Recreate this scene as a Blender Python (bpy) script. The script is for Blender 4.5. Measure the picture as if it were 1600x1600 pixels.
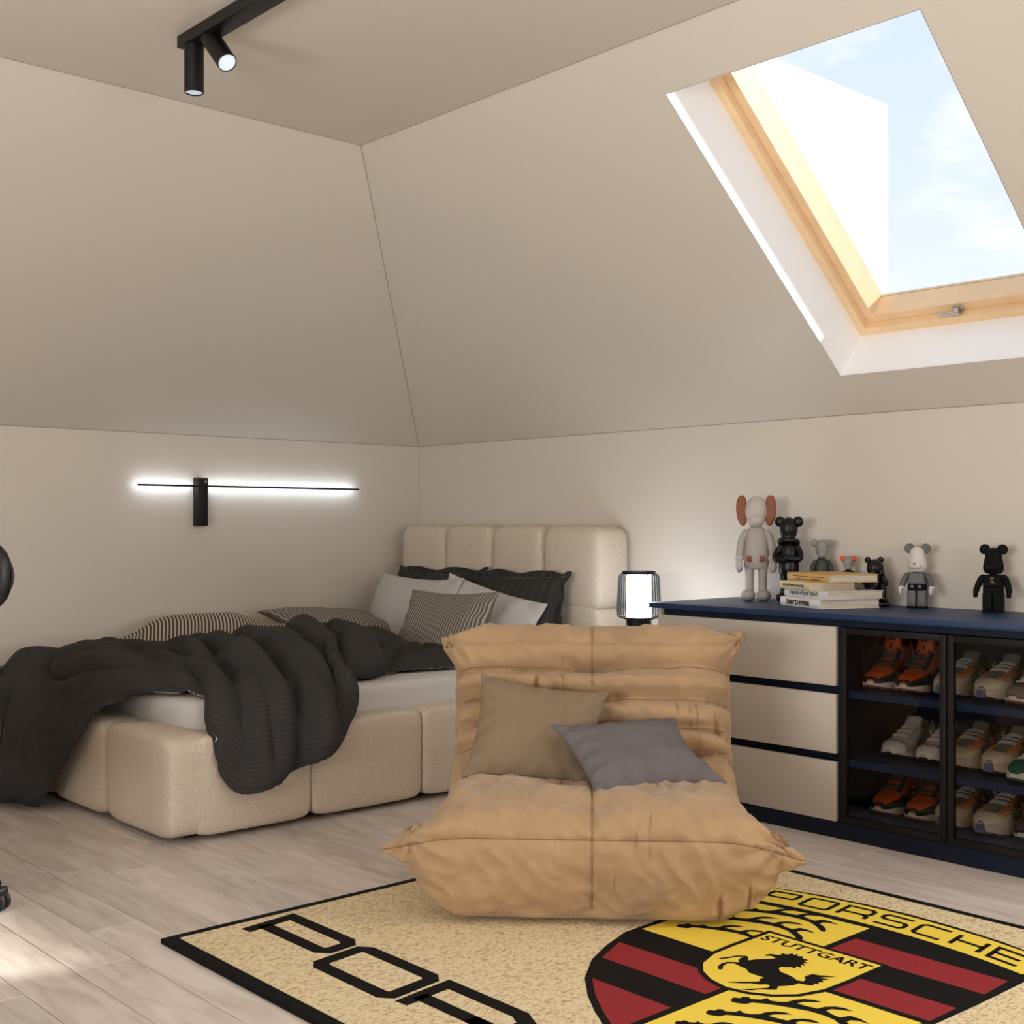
import bpy, bmesh, math, random
import numpy as np
from mathutils import Vector, Matrix, noise as mnoise

random.seed(7)
rng = np.random.default_rng(7)
SC = bpy.context.scene
COL = SC.collection
for o in list(bpy.data.objects):
    bpy.data.objects.remove(o)

# ------------------------------------------------------------------ camera, sky, sun, exposure
CAM_H = 1.05
YAW = math.atan2(.670, .742)
cd = bpy.data.cameras.new('camera'); cam = bpy.data.objects.new('camera', cd); COL.objects.link(cam)
cam.location = (0, 0, CAM_H); cam.rotation_euler = (math.pi / 2, 0, -YAW)
cd.sensor_width = 36; cd.lens = 36 * 1960 / 1600; cd.shift_y = 19 / 1600; cd.clip_start = .02
SC.camera = cam
SC.view_settings.view_transform = 'Standard'; SC.view_settings.look = 'None'
SC.view_settings.exposure = .08; SC.view_settings.gamma = 1; SC.view_settings.use_curve_mapping = False
SC.cycles.max_bounces = 10; SC.cycles.diffuse_bounces = 6; SC.cycles.transparent_max_bounces = 12
SC.cycles.sample_clamp_indirect = 6; SC.cycles.caustics_reflective = False; SC.cycles.caustics_refractive = False
SC.cycles.use_denoising = True

W = bpy.data.worlds.new('sky'); SC.world = W; W.use_nodes = True
nt = W.node_tree; nt.nodes.clear()
def wn(t, **k):
    n = nt.nodes.new(t)
    for a, b in k.items(): setattr(n, a, b)
    return n
tc = wn('ShaderNodeTexCoord'); sep = wn('ShaderNodeSeparateXYZ'); nt.links.new(tc.outputs['Generated'], sep.inputs[0])
ramp = wn('ShaderNodeValToRGB'); nt.links.new(sep.outputs['Z'], ramp.inputs[0])
ramp.color_ramp.elements[0].position = .12; ramp.color_ramp.elements[0].color = (.83, .88, .95, 1)
ramp.color_ramp.elements[1].position = .45; ramp.color_ramp.elements[1].color = (.60, .73, .92, 1)
mp = wn('ShaderNodeMapping'); mp.inputs['Scale'].default_value = (1, 1, 2.2); nt.links.new(tc.outputs['Generated'], mp.inputs[0])
cn = wn('ShaderNodeTexNoise'); cn.inputs['Scale'].default_value = 7; cn.inputs['Detail'].default_value = 8; cn.inputs['Roughness'].default_value = .6
nt.links.new(mp.outputs[0], cn.inputs['Vector'])
cr = wn('ShaderNodeValToRGB'); cr.color_ramp.elements[0].position = .47; cr.color_ramp.elements[1].position = .70
nt.links.new(cn.outputs['Fac'], cr.inputs[0])
mx = wn('ShaderNodeMix', data_type='RGBA'); nt.links.new(cr.outputs[0], mx.inputs[0]); nt.links.new(ramp.outputs[0], mx.inputs[6]); mx.inputs[7].default_value = (.97, .97, .97, 1)
bg = wn('ShaderNodeBackground'); bg.inputs[1].default_value = 1.12; nt.links.new(mx.outputs[2], bg.inputs[0])
wo = wn('ShaderNodeOutputWorld'); nt.links.new(bg.outputs[0], wo.inputs[0])

sd = bpy.data.lights.new('sun', 'SUN'); sun = bpy.data.objects.new('sun', sd); COL.objects.link(sun)
sun.rotation_euler = Vector((-1.535, .585, -1)).to_track_quat('-Z', 'Y').to_euler()
sun.location = (6, -1, 6); sd.energy = 6.0; sd.color = (1, .95, .88); sd.angle = .03

def area(name, loc, direction, sx, sy, power, color):
    l = bpy.data.lights.new(name, 'AREA'); l.shape = 'RECTANGLE'; l.size = sx; l.size_y = sy; l.energy = power; l.color = color
    o = bpy.data.objects.new(name, l); COL.objects.link(o); o.location = loc
    o.rotation_euler = Vector(direction).to_track_quat('-Z', 'Y').to_euler()
    return o
# added fill lamps: two outside unseen windows, tilted up, one in an added skylight
area('fill_side_window', (-1.98, 1.6, 1.05), (1, 0, 1.0), 2.1, 1.3, 168, (1, 1, 1))
area('fill_near_window', (1.3, -2.48, 1.05), (0, 1, 1.0), 2.1, 1.3, 84, (1, 1, 1))

area('fill_added_skylight', (3.62, -.35, 2.10), (-.64, 0, -.77), .80, 1.1, 38, (1, 1, 1))

# ------------------------------------------------------------------ helpers
def lin(c):
    return tuple(((v / 255) / 12.92 if v / 255 <= .04045 else ((v / 255 + .055) / 1.055) ** 2.4) for v in c) + (1,)

def mat(name, rgb, rough=.6, metal=0, spec=.5, bump=0, bscale=200, var=0, vscale=8, sheen=0, emit=None, estr=0, coat=0):
    m = bpy.data.materials.new(name); m.use_nodes = True
    N = m.node_tree.nodes; L = m.node_tree.links; b = N['Principled BSDF']
    b.inputs['Base Color'].default_value = lin(rgb); b.inputs['Roughness'].default_value = rough; b.inputs['Metallic'].default_value = metal
    b.inputs['Specular IOR Level'].default_value = spec
    if sheen: b.inputs['Sheen Weight'].default_value = sheen
    if coat: b.inputs['Coat Weight'].default_value = coat
    if emit: b.inputs['Emission Color'].default_value = lin(emit); b.inputs['Emission Strength'].default_value = estr
    if bump or var:
        t = N.new('ShaderNodeTexCoord')
    if bump:
        n = N.new('ShaderNodeTexNoise'); n.inputs['Scale'].default_value = bscale; n.inputs['Detail'].default_value = 3
        L.new(t.outputs['Object'], n.inputs['Vector'])
        bp = N.new('ShaderNodeBump'); bp.inputs['Strength'].default_value = bump; bp.inputs['Distance'].default_value = .004
        L.new(n.outputs['Fac'], bp.inputs['Height']); L.new(bp.outputs[0], b.inputs['Normal'])
    if var:
        n = N.new('ShaderNodeTexNoise'); n.inputs['Scale'].default_value = vscale; n.inputs['Detail'].default_value = 4
        L.new(t.outputs['Object'], n.inputs['Vector'])
        x = N.new('ShaderNodeMix'); x.data_type = 'RGBA'; L.new(n.outputs['Fac'], x.inputs[0])
        c = lin(rgb); x.inputs[6].default_value = tuple(min(1, v * (1 - var)) for v in c[:3]) + (1,); x.inputs[7].default_value = tuple(min(1, v * (1 + var)) for v in c[:3]) + (1,)
        L.new(x.outputs[2], b.inputs['Base Color'])
    return m

class B:
    """collects verts / faces (+ uv) of one mesh"""
    def __init__(s): s.v = []; s.f = []; s.uv = None
    def add(s, v, f):
        o = len(s.v); s.v += [tuple(map(float, p)) for p in v]; s.f += [tuple(i + o for i in q) for q in f]; return s
    def box(s, a, b, bev=0.0, seg=2):
        a = Vector(a); b = Vector(b)
        bm = bmesh.new(); bmesh.ops.create_cube(bm, size=1)
        for v in bm.verts: v.co = Vector((a[i] + (v.co[i] + .5) * (b[i] - a[i])) for i in range(3))
        if bev: bmesh.ops.bevel(bm, geom=list(bm.edges), offset=bev, segments=seg, profile=.5, affect='EDGES')
        bm.verts.index_update()
        s.add([v.co[:] for v in bm.verts], [[v.index for v in f.verts] for f in bm.faces]); bm.free(); return s
    def pad(s, a, b, p=6., n=12, puff=None):
        """soft padded block filling the box a-b"""
        a = np.array(a, float); b = np.array(b, float); c = (a + b) / 2; h = (b - a) / 2
        bm = bmesh.new(); bmesh.ops.create_cube(bm, size=2); bmesh.ops.subdivide_edges(bm, edges=list(bm.edges), cuts=n, use_grid_fill=True)
        bm.verts.index_update(); V = np.array([v.co[:] for v in bm.verts])
        V = np.sin(V * math.pi / 2 * .92) / math.sin(math.pi / 2 * .92)
        q = V / (np.abs(V) ** p).sum(1)[:, None] ** (1 / p)
        s.add(q * h + c, [[v.index for v in f.verts] for f in bm.faces]); bm.free(); return s
    def tube(s, pts, r, n=8, cap=True, closed=False):
        pts = [Vector(p) for p in pts]; N = len(pts); rs = r if hasattr(r, '__len__') else [r] * N
        vs = []; up = None
        for i in range(N):
            if closed: t = pts[(i + 1) % N] - pts[i - 1]
            else: t = pts[min(i + 1, N - 1)] - pts[max(i - 1, 0)]
            t.normalize()
            if up is None:
                up = t.orthogonal().normalized()
            up = (up - t * up.dot(t)); up = up.normalized() if up.length > 1e-6 else t.orthogonal().normalized()
            w = t.cross(up)
            for k in range(n):
                a = 2 * math.pi * k / n
                vs.append(pts[i] + (up * math.cos(a) + w * math.sin(a)) * rs[i])
        fs = []
        for i in range(N if closed else N - 1):
            j = (i + 1) % N
            for k in range(n): fs.append((i * n + k, i * n + (k + 1) % n, j * n + (k + 1) % n, j * n + k))
        if cap and not closed: fs += [tuple(range(n))[::-1], tuple((N - 1) * n + k for k in range(n))]
        return s.add(vs, fs)
    def lathe(s, prof, n=24, M=None, cap=True):
        vs = []; fs = []
        for r, z in prof:
            for k in range(n):
                a = 2 * math.pi * k / n; vs.append(Vector((r * math.cos(a), r * math.sin(a), z)))
        for i in range(len(prof) - 1):
            for k in range(n): fs.append((i * n + k, i * n + (k + 1) % n, (i + 1) * n + (k + 1) % n, (i + 1) * n + k))
        if cap: fs += [tuple(range(n))[::-1], tuple((len(prof) - 1) * n + k for k in range(n))]
        if M is not None: vs = [M @ v for v in vs]
        return s.add(vs, fs)
    def ball(s, c, r, n=14, p=2., M=None):
        r = (r, r, r) if not hasattr(r, '__len__') else r
        vs = []; fs = []; m = n * 2
        for i in range(n + 1):
            th = math.pi * i / n
            for k in range(m):
                a = 2 * math.pi * k / m
                d = np.array([math.sin(th) * math.cos(a), math.sin(th) * math.sin(a), math.cos(th)])
                if p != 2: d = d / (np.abs(d) ** p).sum() ** (1 / p)
                q = Vector(d * np.array(r))
                if M is not None: q = M @ q
                vs.append(q + Vector(c))
        for i in range(n):
            for k in range(m): fs.append((i * m + k, (i + 1) * m + k, (i + 1) * m + (k + 1) % m, i * m + (k + 1) % m))
        return s.add(vs, fs)
    def grid(s, P, closed_u=False, closed_v=False, uv=None):
        P = np.asarray(P); nu, nv = P.shape[:2]; o = len(s.v); s.v += [tuple(p) for p in P.reshape(-1, 3)]
        for i in range(nu if closed_u else nu - 1):
            for j in range(nv if closed_v else nv - 1):
                a, b = (i + 1) % nu, (j + 1) % nv
                s.f.append((o + i * nv + j, o + a * nv + j, o + a * nv + b, o + i * nv + b))
        if uv is not None:
            s.uv = (s.uv or []) + [tuple(q) for q in np.asarray(uv).reshape(-1, 2)]
        return s
    def poly(s, pts, z0, z1=None):
        """flat polygon (2D points) extruded from z0 to z1"""
        n = len(pts); o = len(s.v)
        if sum(pts[i][0] * pts[(i + 1) % n][1] - pts[(i + 1) % n][0] * pts[i][1] for i in range(n)) < 0: pts = pts[::-1]
        if z1 is None: return s.add([(x, y, z0) for x, y in pts], [tuple(range(n))])
        return s.add([(x, y, z0) for x, y in pts] + [(x, y, z1) for x, y in pts],
                     [tuple(range(n))[::-1], tuple(range(n, 2 * n))] + [(i, (i + 1) % n, n + (i + 1) % n, n + i) for i in range(n)])
    def xf(s, M):
        s.v = [tuple(M @ Vector(p)) for p in s.v]; return s
    def build(s, name, m, parent=None, smooth=True, ang=40, M=None, **props):
        if M is not None: s.xf(M)
        me = bpy.data.meshes.new(name); me.from_pydata(s.v, [], s.f); me.validate()
        if smooth:
            me.polygons.foreach_set('use_smooth', [True] * len(me.polygons))
            me.set_sharp_from_angle(angle=math.radians(ang))
        if s.uv and len(s.uv) == len(s.v):
            ul = me.uv_layers.new(name='uv'); li = np.empty(len(me.loops), int); me.loops.foreach_get('vertex_index', li)
            ul.data.foreach_set('uv', np.array(s.uv)[li].ravel())
        me.materials.append(m); me.update()
        o = bpy.data.objects.new(name, me); COL.objects.link(o)
        if parent is not None: o.parent = parent
        for k, v in props.items(): o[k] = v
        return o

def empty(name, loc=(0, 0, 0), rz=0, **props):
    o = bpy.data.objects.new(name, None); COL.objects.link(o); o.location = loc; o.rotation_euler = (0, 0, rz); o.empty_display_size = .05
    for k, v in props.items(): o[k] = v
    return o
def tag(o, label, category, group=None):
    o['label'] = label; o['category'] = category
    if group: o['group'] = group
    return o
def dup(root, loc=None, rz=None, **props):
    r = root.copy(); COL.objects.link(r)
    if loc is not None: r.location = loc
    if rz is not None: r.rotation_euler = (0, 0, rz)
    for k, v in props.items(): r[k] = v
    for ch in list(root.children):
        c = ch.copy(); COL.objects.link(c); c.parent = r
        for g in list(ch.children):
            d = g.copy(); COL.objects.link(d); d.parent = c
    return r
def spline(pts, n, closed=False):
    """Catmull-Rom resampled by arc length"""
    P = np.array(pts, float); N = len(P); out = []
    segs = N if closed else N - 1
    for i in range(segs):
        g = lambda k: P[k % N] if closed else P[min(max(k, 0), N - 1)]
        p0, p1, p2, p3 = g(i - 1), g(i), g(i + 1), g(i + 2)
        for t in np.linspace(0, 1, 24, endpoint=False):
            out.append(.5 * (2 * p1 + (p2 - p0) * t + (2 * p0 - 5 * p1 + 4 * p2 - p3) * t * t + (3 * p1 - p0 - 3 * p2 + p3) * t ** 3))
    out.append(P[0] if closed else P[-1]); out = np.array(out)
    s = np.concatenate([[0], np.cumsum(np.linalg.norm(np.diff(out, axis=0), axis=1))])
    q = np.linspace(0, s[-1], n, endpoint=not closed)
    return np.stack([np.interp(q, s, out[:, k]) for k in range(P.shape[1])], 1)
def text(body, size, m, name, parent, M, depth=.0004, bold=0., sx=1.):
    cu = bpy.data.curves.new(name, 'FONT'); cu.body = body; cu.size = size; cu.align_x = 'CENTER'; cu.align_y = 'CENTER'; cu.extrude = depth; cu.offset = bold; cu.resolution_u = 3
    o = bpy.data.objects.new(name, cu); COL.objects.link(o)
    dg = bpy.context.evaluated_depsgraph_get(); dg.update()
    me = bpy.data.meshes.new_from_object(o.evaluated_get(dg)); bpy.data.objects.remove(o)
    me.transform(M @ Matrix.Diagonal((sx, 1, 1, 1))); me.materials.clear(); me.materials.append(m)
    q = bpy.data.objects.new(name, me); COL.objects.link(q); q.parent = parent
    return q

# ------------------------------------------------------------------ materials
M_wall = mat('warm_wall_paint', (215, 207, 196), .42, spec=.45, bump=.04, bscale=350)
M_joint_shade = mat('joint_shade', (168, 157, 142), .7)
M_white = mat('white_reveal_paint', (247, 246, 245), .6)
M_pine = mat('pine', (236, 204, 162), .45, var=.12, vscale=14)
M_black = mat('black_metal', (10, 10, 9), .5, spec=.35)
M_blackm = mat('matt_black', (20, 19, 18), .65)
M_chrome = mat('steel', (205, 200, 198), .25, metal=1)
M_navy = mat('navy_lacquer', (26, 50, 86), .45, spec=.35)
M_taupe = mat('taupe_lacquer', (196, 186, 174), .5)
M_linen = mat('oat_linen', (211, 198, 180), .95, spec=.1, bump=1., bscale=160, var=.20, vscale=150)
M_sheet = mat('grey_sheet', (206, 203, 200), .85, spec=.2, bump=.15, bscale=300)
M_greypil = mat('grey_pillow_linen', (190, 187, 184), .9, spec=.2, bump=.3, bscale=380)

def glass_mat(name, tint, refl=.06, rough=.02):
    m = bpy.data.materials.new(name); m.use_nodes = True; N = m.node_tree.nodes; L = m.node_tree.links
    N.remove(N['Principled BSDF']); out = N['Material Output']
    t = N.new('ShaderNodeBsdfTransparent'); t.inputs[0].default_value = tint + (1,)
    g = N.new('ShaderNodeBsdfGlossy'); g.inputs['Roughness'].default_value = rough
    lw = N.new('ShaderNodeLayerWeight'); pw = N.new('ShaderNodeMath'); pw.operation = 'POWER'; L.new(lw.outputs['Facing'], pw.inputs[0]); pw.inputs[1].default_value = 4
    f = N.new('ShaderNodeMath'); f.operation = 'MULTIPLY_ADD'; L.new(pw.outputs[0], f.inputs[0]); f.inputs[1].default_value = .6; f.inputs[2].default_value = refl
    x = N.new('ShaderNodeMixShader'); L.new(f.outputs[0], x.inputs[0]); L.new(t.outputs[0], x.inputs[1]); L.new(g.outputs[0], x.inputs[2]); L.new(x.outputs[0], out.inputs[0])
    return m
M_glass = glass_mat('window_glass', (.985, .99, .99), .01)
M_smoke = glass_mat('smoked_glass', (.62, .60, .58), .035)

def stripe_mat(name, ca, cb, period, duty=.5, axis=0, rough=.9, wob=.0, bump=.3):
    m = mat(name, ca, rough, spec=.2, bump=bump, bscale=400); N = m.node_tree.nodes; L = m.node_tree.links; b = N['Principled BSDF']
    u = N.new('ShaderNodeUVMap'); u.uv_map = 'uv'; s = N.new('ShaderNodeSeparateXYZ'); L.new(u.outputs[0], s.inputs[0])
    d = N.new('ShaderNodeMath'); d.operation = 'DIVIDE'; L.new(s.outputs[axis], d.inputs[0]); d.inputs[1].default_value = period
    fr = N.new('ShaderNodeMath'); fr.operation = 'PINGPONG'; L.new(d.outputs[0], fr.inputs[0]); fr.inputs[1].default_value = .5
    mr = N.new('ShaderNodeMapRange'); L.new(fr.outputs[0], mr.inputs[0]); mr.inputs[1].default_value = duty / 2 - .06; mr.inputs[2].default_value = duty / 2 + .06
    x = N.new('ShaderNodeMix'); x.data_type = 'RGBA'; L.new(mr.outputs[0], x.inputs[0]); x.inputs[6].default_value = lin(ca); x.inputs[7].default_value = lin(cb)
    L.new(x.outputs[2], b.inputs['Base Color'])
    return m
M_duvet = stripe_mat('charcoal_pinstripe', (54, 52, 51), (60, 58, 57), .016, .45)
M_stripe = stripe_mat('ticking_stripe', (70, 64, 60), (196, 184, 170), .019, .5)
M_stripe2 = stripe_mat('ticking_stripe_fine', (96, 90, 85), (164, 156, 147), .017, .5, axis=0)
M_darkpil = stripe_mat('dark_sateen_stripe', (52, 50, 48), (60, 58, 56), .05, .5)

# ------------------------------------------------------------------ room shell
XW, YW, ZK, ZC = 4.127, 5.313, 1.464, 2.53      # right wall, left wall, knee height, ceiling height
INS = 1.281                                      # horizontal run of both slopes
XB, YB = -1.35, -1.85                            # walls behind the viewpoint
XC, YC = XW - INS, YW - INS
def prism(b, quad, off):
    q = [Vector(p) for p in quad]; o = Vector(off)
    b.add(q + [p + o for p in q], [(0, 1, 2, 3), (7, 6, 5, 4)] + [(i, (i + 1) % 4, 4 + (i + 1) % 4, 4 + i) for i in range(4)])

# floor with single planks
M_plank = bpy.data.materials.new('pale_oak_plank'); M_plank.use_nodes = True
N = M_plank.node_tree.nodes; L = M_plank.node_tree.links; b_ = N['Principled BSDF']
t_ = N.new('ShaderNodeTexCoord'); oi = N.new('ShaderNodeObjectInfo')
ad = N.new('ShaderNodeVectorMath'); ad.operation = 'ADD'; sc_ = N.new('ShaderNodeVectorMath'); sc_.operation = 'SCALE'
cmb = N.new('ShaderNodeCombineXYZ'); [L.new(oi.outputs['Random'], cmb.inputs[k]) for k in range(3)]
L.new(cmb.outputs[0], sc_.inputs[0]); sc_.inputs['Scale'].default_value = 37
mpp = N.new('ShaderNodeMapping'); mpp.inputs['Scale'].default_value = (9, 1.3, 1)
L.new(t_.outputs['Object'], ad.inputs[0]); L.new(sc_.outputs[0], ad.inputs[1]); L.new(ad.outputs[0], mpp.inputs[0])
n1 = N.new('ShaderNodeTexNoise'); n1.inputs['Scale'].default_value = 1.6; n1.inputs['Detail'].default_value = 5; n1.inputs['Distortion'].default_value = 1.4; L.new(mpp.outputs[0], n1.inputs['Vector'])
mp2 = N.new('ShaderNodeMapping'); mp2.inputs['Scale'].default_value = (14, 5, 1); L.new(ad.outputs[0], mp2.inputs[0])
n2 = N.new('ShaderNodeTexNoise'); n2.inputs['Scale'].default_value = .9; n2.inputs['Detail'].default_value = 6; n2.inputs['Distortion'].default_value = .6; L.new(mp2.outputs[0], n2.inputs['Vector'])
rr = N.new('ShaderNodeValToRGB'); L.new(n1.outputs['Fac'], rr.inputs[0])
rr.color_ramp.elements[0].position = .3; rr.color_ramp.elements[0].color = lin((198, 185, 174)); rr.color_ramp.elements[1].position = .66; rr.color_ramp.elements[1].color = lin((226, 215, 206))
r2 = N.new('ShaderNodeValToRGB'); L.new(n2.outputs['Fac'], r2.inputs[0])
r2.color_ramp.elements[0].position = .28; r2.color_ramp.elements[0].color = (.85, .84, .83, 1); r2.color_ramp.elements[1].position = .42; r2.color_ramp.elements[1].color = (1, 1, 1, 1)
mu = N.new('ShaderNodeMix'); mu.data_type = 'RGBA'; mu.blend_type = 'MULTIPLY'; mu.inputs[0].default_value = 1; L.new(rr.outputs[0], mu.inputs[6]); L.new(r2.outputs[0], mu.inputs[7])
hv = N.new('ShaderNodeHueSaturation'); mr_ = N.new('ShaderNodeMapRange'); L.new(oi.outputs['Random'], mr_.inputs[0]); mr_.inputs[3].default_value = .90; mr_.inputs[4].default_value = 1.06
L.new(mr_.outputs[0], hv.inputs['Value']); L.new(mu.outputs[2], hv.inputs['Color']); L.new(hv.outputs[0], b_.inputs['Base Color']); b_.inputs['Roughness'].default_value = .5
M_sub = mat('plank_gap', (96, 84, 74), .9)
floor = B().box((XB, YB, -.12), (XW, YW, -.012)).build('floor', M_sub, smooth=False, kind='structure')
PW, PL = .142, 1.38
plank_src = None
row = 0; x = 1.069 - 18 * PW
while x < XW:
    x0, x1 = max(x, XB), min(x + PW, XW)
    if x1 - x0 > .02:
        y = YB - random.random() * PL
        while y < YW:
            y0, y1 = max(y, YB), min(y + PL, YW)
            if y1 - y0 > .01:
                if plank_src is None:
                    plank_src = B().box((0, 0, -.012), (1, 1, 0)).build('plank', M_plank, floor, smooth=False)
                    bmx = bmesh.new()
                    g = .0011
                    B_ = B().box((g, g, -.012), (PW - g, PL - g, 0), .0012, 1)
                    me = bpy.data.meshes.new('plank'); me.from_pydata(B_.v, [], B_.f); me.materials.append(M_plank); plank_src.data = me
                    p = plank_src; bmx.free()
                else:
                    p = plank_src.copy(); COL.objects.link(p)
                p.location = (x0, y0, 0); p.scale = ((x1 - x0) / PW, (y1 - y0) / PL, 1)
            y += PL
    x += PW; row += 1

# walls
B().box((XB - .12, YW, -.12), (XW + .12, YW + .12, ZK)).build('wall_left', M_wall, smooth=False, kind='structure')
B().box((XW, YB - .12, -.12), (XW + .12, YW, ZK)).build('wall_right', M_wall, smooth=False, kind='structure')
def holed_wall(name, axis, pos, thick, a0, a1, z1, o0, o1, oz0, oz1):
    b = B()
    def bx(u0, u1, z0, zz):
        if axis == 'x': b.box((pos - thick, u0, z0), (pos, u1, zz))
        else: b.box((u0, pos - thick, z0), (u1, pos, zz))
    bx(a0, o0, -.12, z1); bx(o1, a1, -.12, z1); bx(o0, o1, -.12, oz0); bx(o0, o1, oz1, z1)
    return b.build(name, M_wall, smooth=False, kind='structure')
holed_wall('wall_side', 'x', XB, .14, YB - .12, YW + .12, ZC + .1, .55, 2.65, .75, 2.15)
holed_wall('wall_near', 'y', YB, .14, XB, XW + .12, ZC + .1, .25, 2.35, .75, 2.15)
def wall_window(name, axis, pos, o0, o1, oz0, oz1):
    w = empty(name, kind='structure')
    def bx(b, u0, u1, z0, z1, d0, d1):
        if axis == 'x': b.box((pos + d0, u0, z0), (pos + d1, u1, z1))
        else: b.box((u0, pos + d0, z0), (u1, pos + d1, z1))
        return b
    f = B(); t = .06
    bx(f, o0, o0 + t, oz0, oz1, -.12, -.06); bx(f, o1 - t, o1, oz0, oz1, -.12, -.06); bx(f, o0 + t, o1 - t, oz0, oz0 + t, -.12, -.06); bx(f, o0 + t, o1 - t, oz1 - t, oz1, -.12, -.06)
    mid = (o0 + o1) / 2; bx(f, mid - .03, mid + .03, oz0 + t, oz1 - t, -.12, -.06)
    f.build('frame', M_white, w, smooth=False)
    for a, b in ((o0 + t, mid - .03), (mid + .03, o1 - t)): bx(B(), a, b, oz0 + t, oz1 - t, -.095, -.09).build('pane', M_glass, w, smooth=False)
    return w
wall_window('window_2', 'x', XB, .55, 2.65, .75, 2.15)
wall_window('window_3', 'y', YB, .25, 2.35, .75, 2.15)
# flat ceiling
B().box((XB - .12, YB - .12, ZC), (XC, YC, ZC + .12)).build('ceiling', M_wall, smooth=False, kind='structure')
# slope above the left wall
UPL = Vector((0, -INS, ZC - ZK)).normalized(); NL = Vector((0, ZC - ZK, INS)).normalized()
b = B(); prism(b, [(XB - .12, YW, ZK), (XW, YW, ZK), (XC, YC, ZC), (XB - .12, YC, ZC)], NL * .2)
b.build('ceiling_left', M_wall, smooth=False, kind='structure')
# slope above the right wall, with the skylight opening
NR = Vector((ZC - ZK, 0, INS)).normalized(); UPR = Vector((-INS, 0, ZC - ZK)).normalized(); SL = math.hypot(INS, ZC - ZK)
def sp(y, s, off=0): return Vector((XW, y, ZK)) + UPR * s + NR * off
SY0, SY1 = 1.724, 2.603
S0 = (XW - 3.972) / INS * SL; S1 = (XW - 3.0) / INS * SL
b = B()
def hipy(s): return YW - INS * s / SL
for y0a, y0b, y1a, y1b, s0, s1 in ((YB - .12, YB - .12, hipy(0), hipy(S0), 0, S0), (YB - .12, YB - .12, hipy(S1), hipy(SL), S1, SL), (YB - .12, YB - .12, -.80, -.80, S0, S1), (.10, .10, SY0, SY0, S0, S1), (SY1, SY1, hipy(S0), hipy(S1), S0, S1)):
    prism(b, [sp(y0a, s0), sp(y0b, s1), sp(y1b, s1), sp(y1a, s0)], NR * .2)
b.build('ceiling_right', M_wall, smooth=False, kind='structure')
# darker strips painted as the shadow gaps where wall, slope and ceiling meet
def shade_line(i, a, c, r=.0024):
    B().tube([a, c], r, 6).build('shade_line_%d' % i, M_joint_shade, kind='structure')
shade_line(1, (XB, YW, ZK), (XW, YW, ZK)); shade_line(2, (XW, YB, ZK), (XW, YW, ZK)); shade_line(3, (XW, YW, ZK), (XC, YC, ZC))
shade_line(4, (XB, YC, ZC), (XC, YC, ZC)); shade_line(5, (XC, YB, ZC), (XC, YC, ZC)); shade_line(6, (XW, YW, 0), (XW, YW, ZK))

# ------------------------------------------------------------------ skylight
win = empty('window_1', kind='structure')
def ring(name, m, y0, y1, s0, s1, w, o0, o1, parent):
    """rectangular frame in the slope: outer outline y0..y1 x s0..s1, member width w, between offsets o0 and o1; one mesh per member"""
    out = []
    C = [(y0, s0), (y1, s0), (y1, s1), (y0, s1)]; I = [(y0 + w, s0 + w), (y1 - w, s0 + w), (y1 - w, s1 - w), (y0 + w, s1 - w)]
    for k in range(4):
        j = (k + 1) % 4
        q = [sp(*C[k], o0), sp(*C[j], o0), sp(*I[j], o0), sp(*I[k], o0)]
        b = B(); prism(b, q, NR * (o1 - o0)); out.append(b.build(name, m, parent, smooth=False))
    return out
rv = B()
for a, c in (((SY0, S0), (SY1, S0)), ((SY1, S0), (SY1, S1)), ((SY1, S1), (SY0, S1)), ((SY0, S1), (SY0, S0))):
    cy_, cs_ = (SY0 + SY1) / 2, (S0 + S1) / 2
    ins = lambda q, k: (q[0] + (k if q[0] < cy_ else -k), q[1] + (k if q[1] < cs_ else -k))
    a0, c0, a1, c1 = ins(a, .002), ins(c, .002), ins(a, -.02), ins(c, -.02)
    rv.add([sp(*a0, -.001), sp(*c0, -.001), sp(*c0, .24), sp(*a0, .24), sp(*a1, .203), sp(*c1, .203)], [(0, 1, 2, 3)])
rv.build('reveal', M_white, win, smooth=False)
OF = .205; wf = .034
ring('outer_frame', M_pine, SY0, SY1, S0, S1, wf, OF, OF + .14, win)
sash = ring('sash_rail', M_pine, SY0 + wf + .001, SY1 - wf - .001, S0 + wf + .001, S1 - wf - .001, .035, OF + .030, OF + .14, win)
iw = wf + .036
gl = B(); prism(gl, [sp(SY0 + iw, S0 + iw, OF + .125), sp(SY1 - iw, S0 + iw, OF + .125), sp(SY1 - iw, S1 - iw, OF + .125), sp(SY0 + iw, S1 - iw, OF + .125)], NR * .004)
gl.build('glass_pane', M_glass, win, smooth=False)
# window latch on the bottom sash rail
lat = B(); yc = 2.20; sb = S0 + wf + .017
lat.box((-.020, -.010, -.004), (.020, .010, .004), .002); lat.box((-.004, -.008, .004), (.010, .008, .024), .003); lat.box((-.012, -.006, .022), (.070, .006, .031), .003)
R_ = Matrix((Vector((0, 1, 0)), UPR, -NR)).transposed().to_4x4(); R_.translation = sp(yc, sb, OF + .027)
lat.build('latch_handle', M_chrome, win, M=R_)
# unseen skylight added further along the same slope for overhead fill light
win4 = empty('added_skylight', kind='structure')
ring('outer_frame', M_pine, -.80, .10, S0, S1, .05, OF - .03, OF + .10, win4)
gl = B(); prism(gl, [sp(-.76, S0 + .04, OF + .08), sp(.06, S0 + .04, OF + .08), sp(.06, S1 - .04, OF + .08), sp(-.76, S1 - .04, OF + .08)], NR * .004)
gl.build('glass_pane', M_glass, win4, smooth=False)
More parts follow.
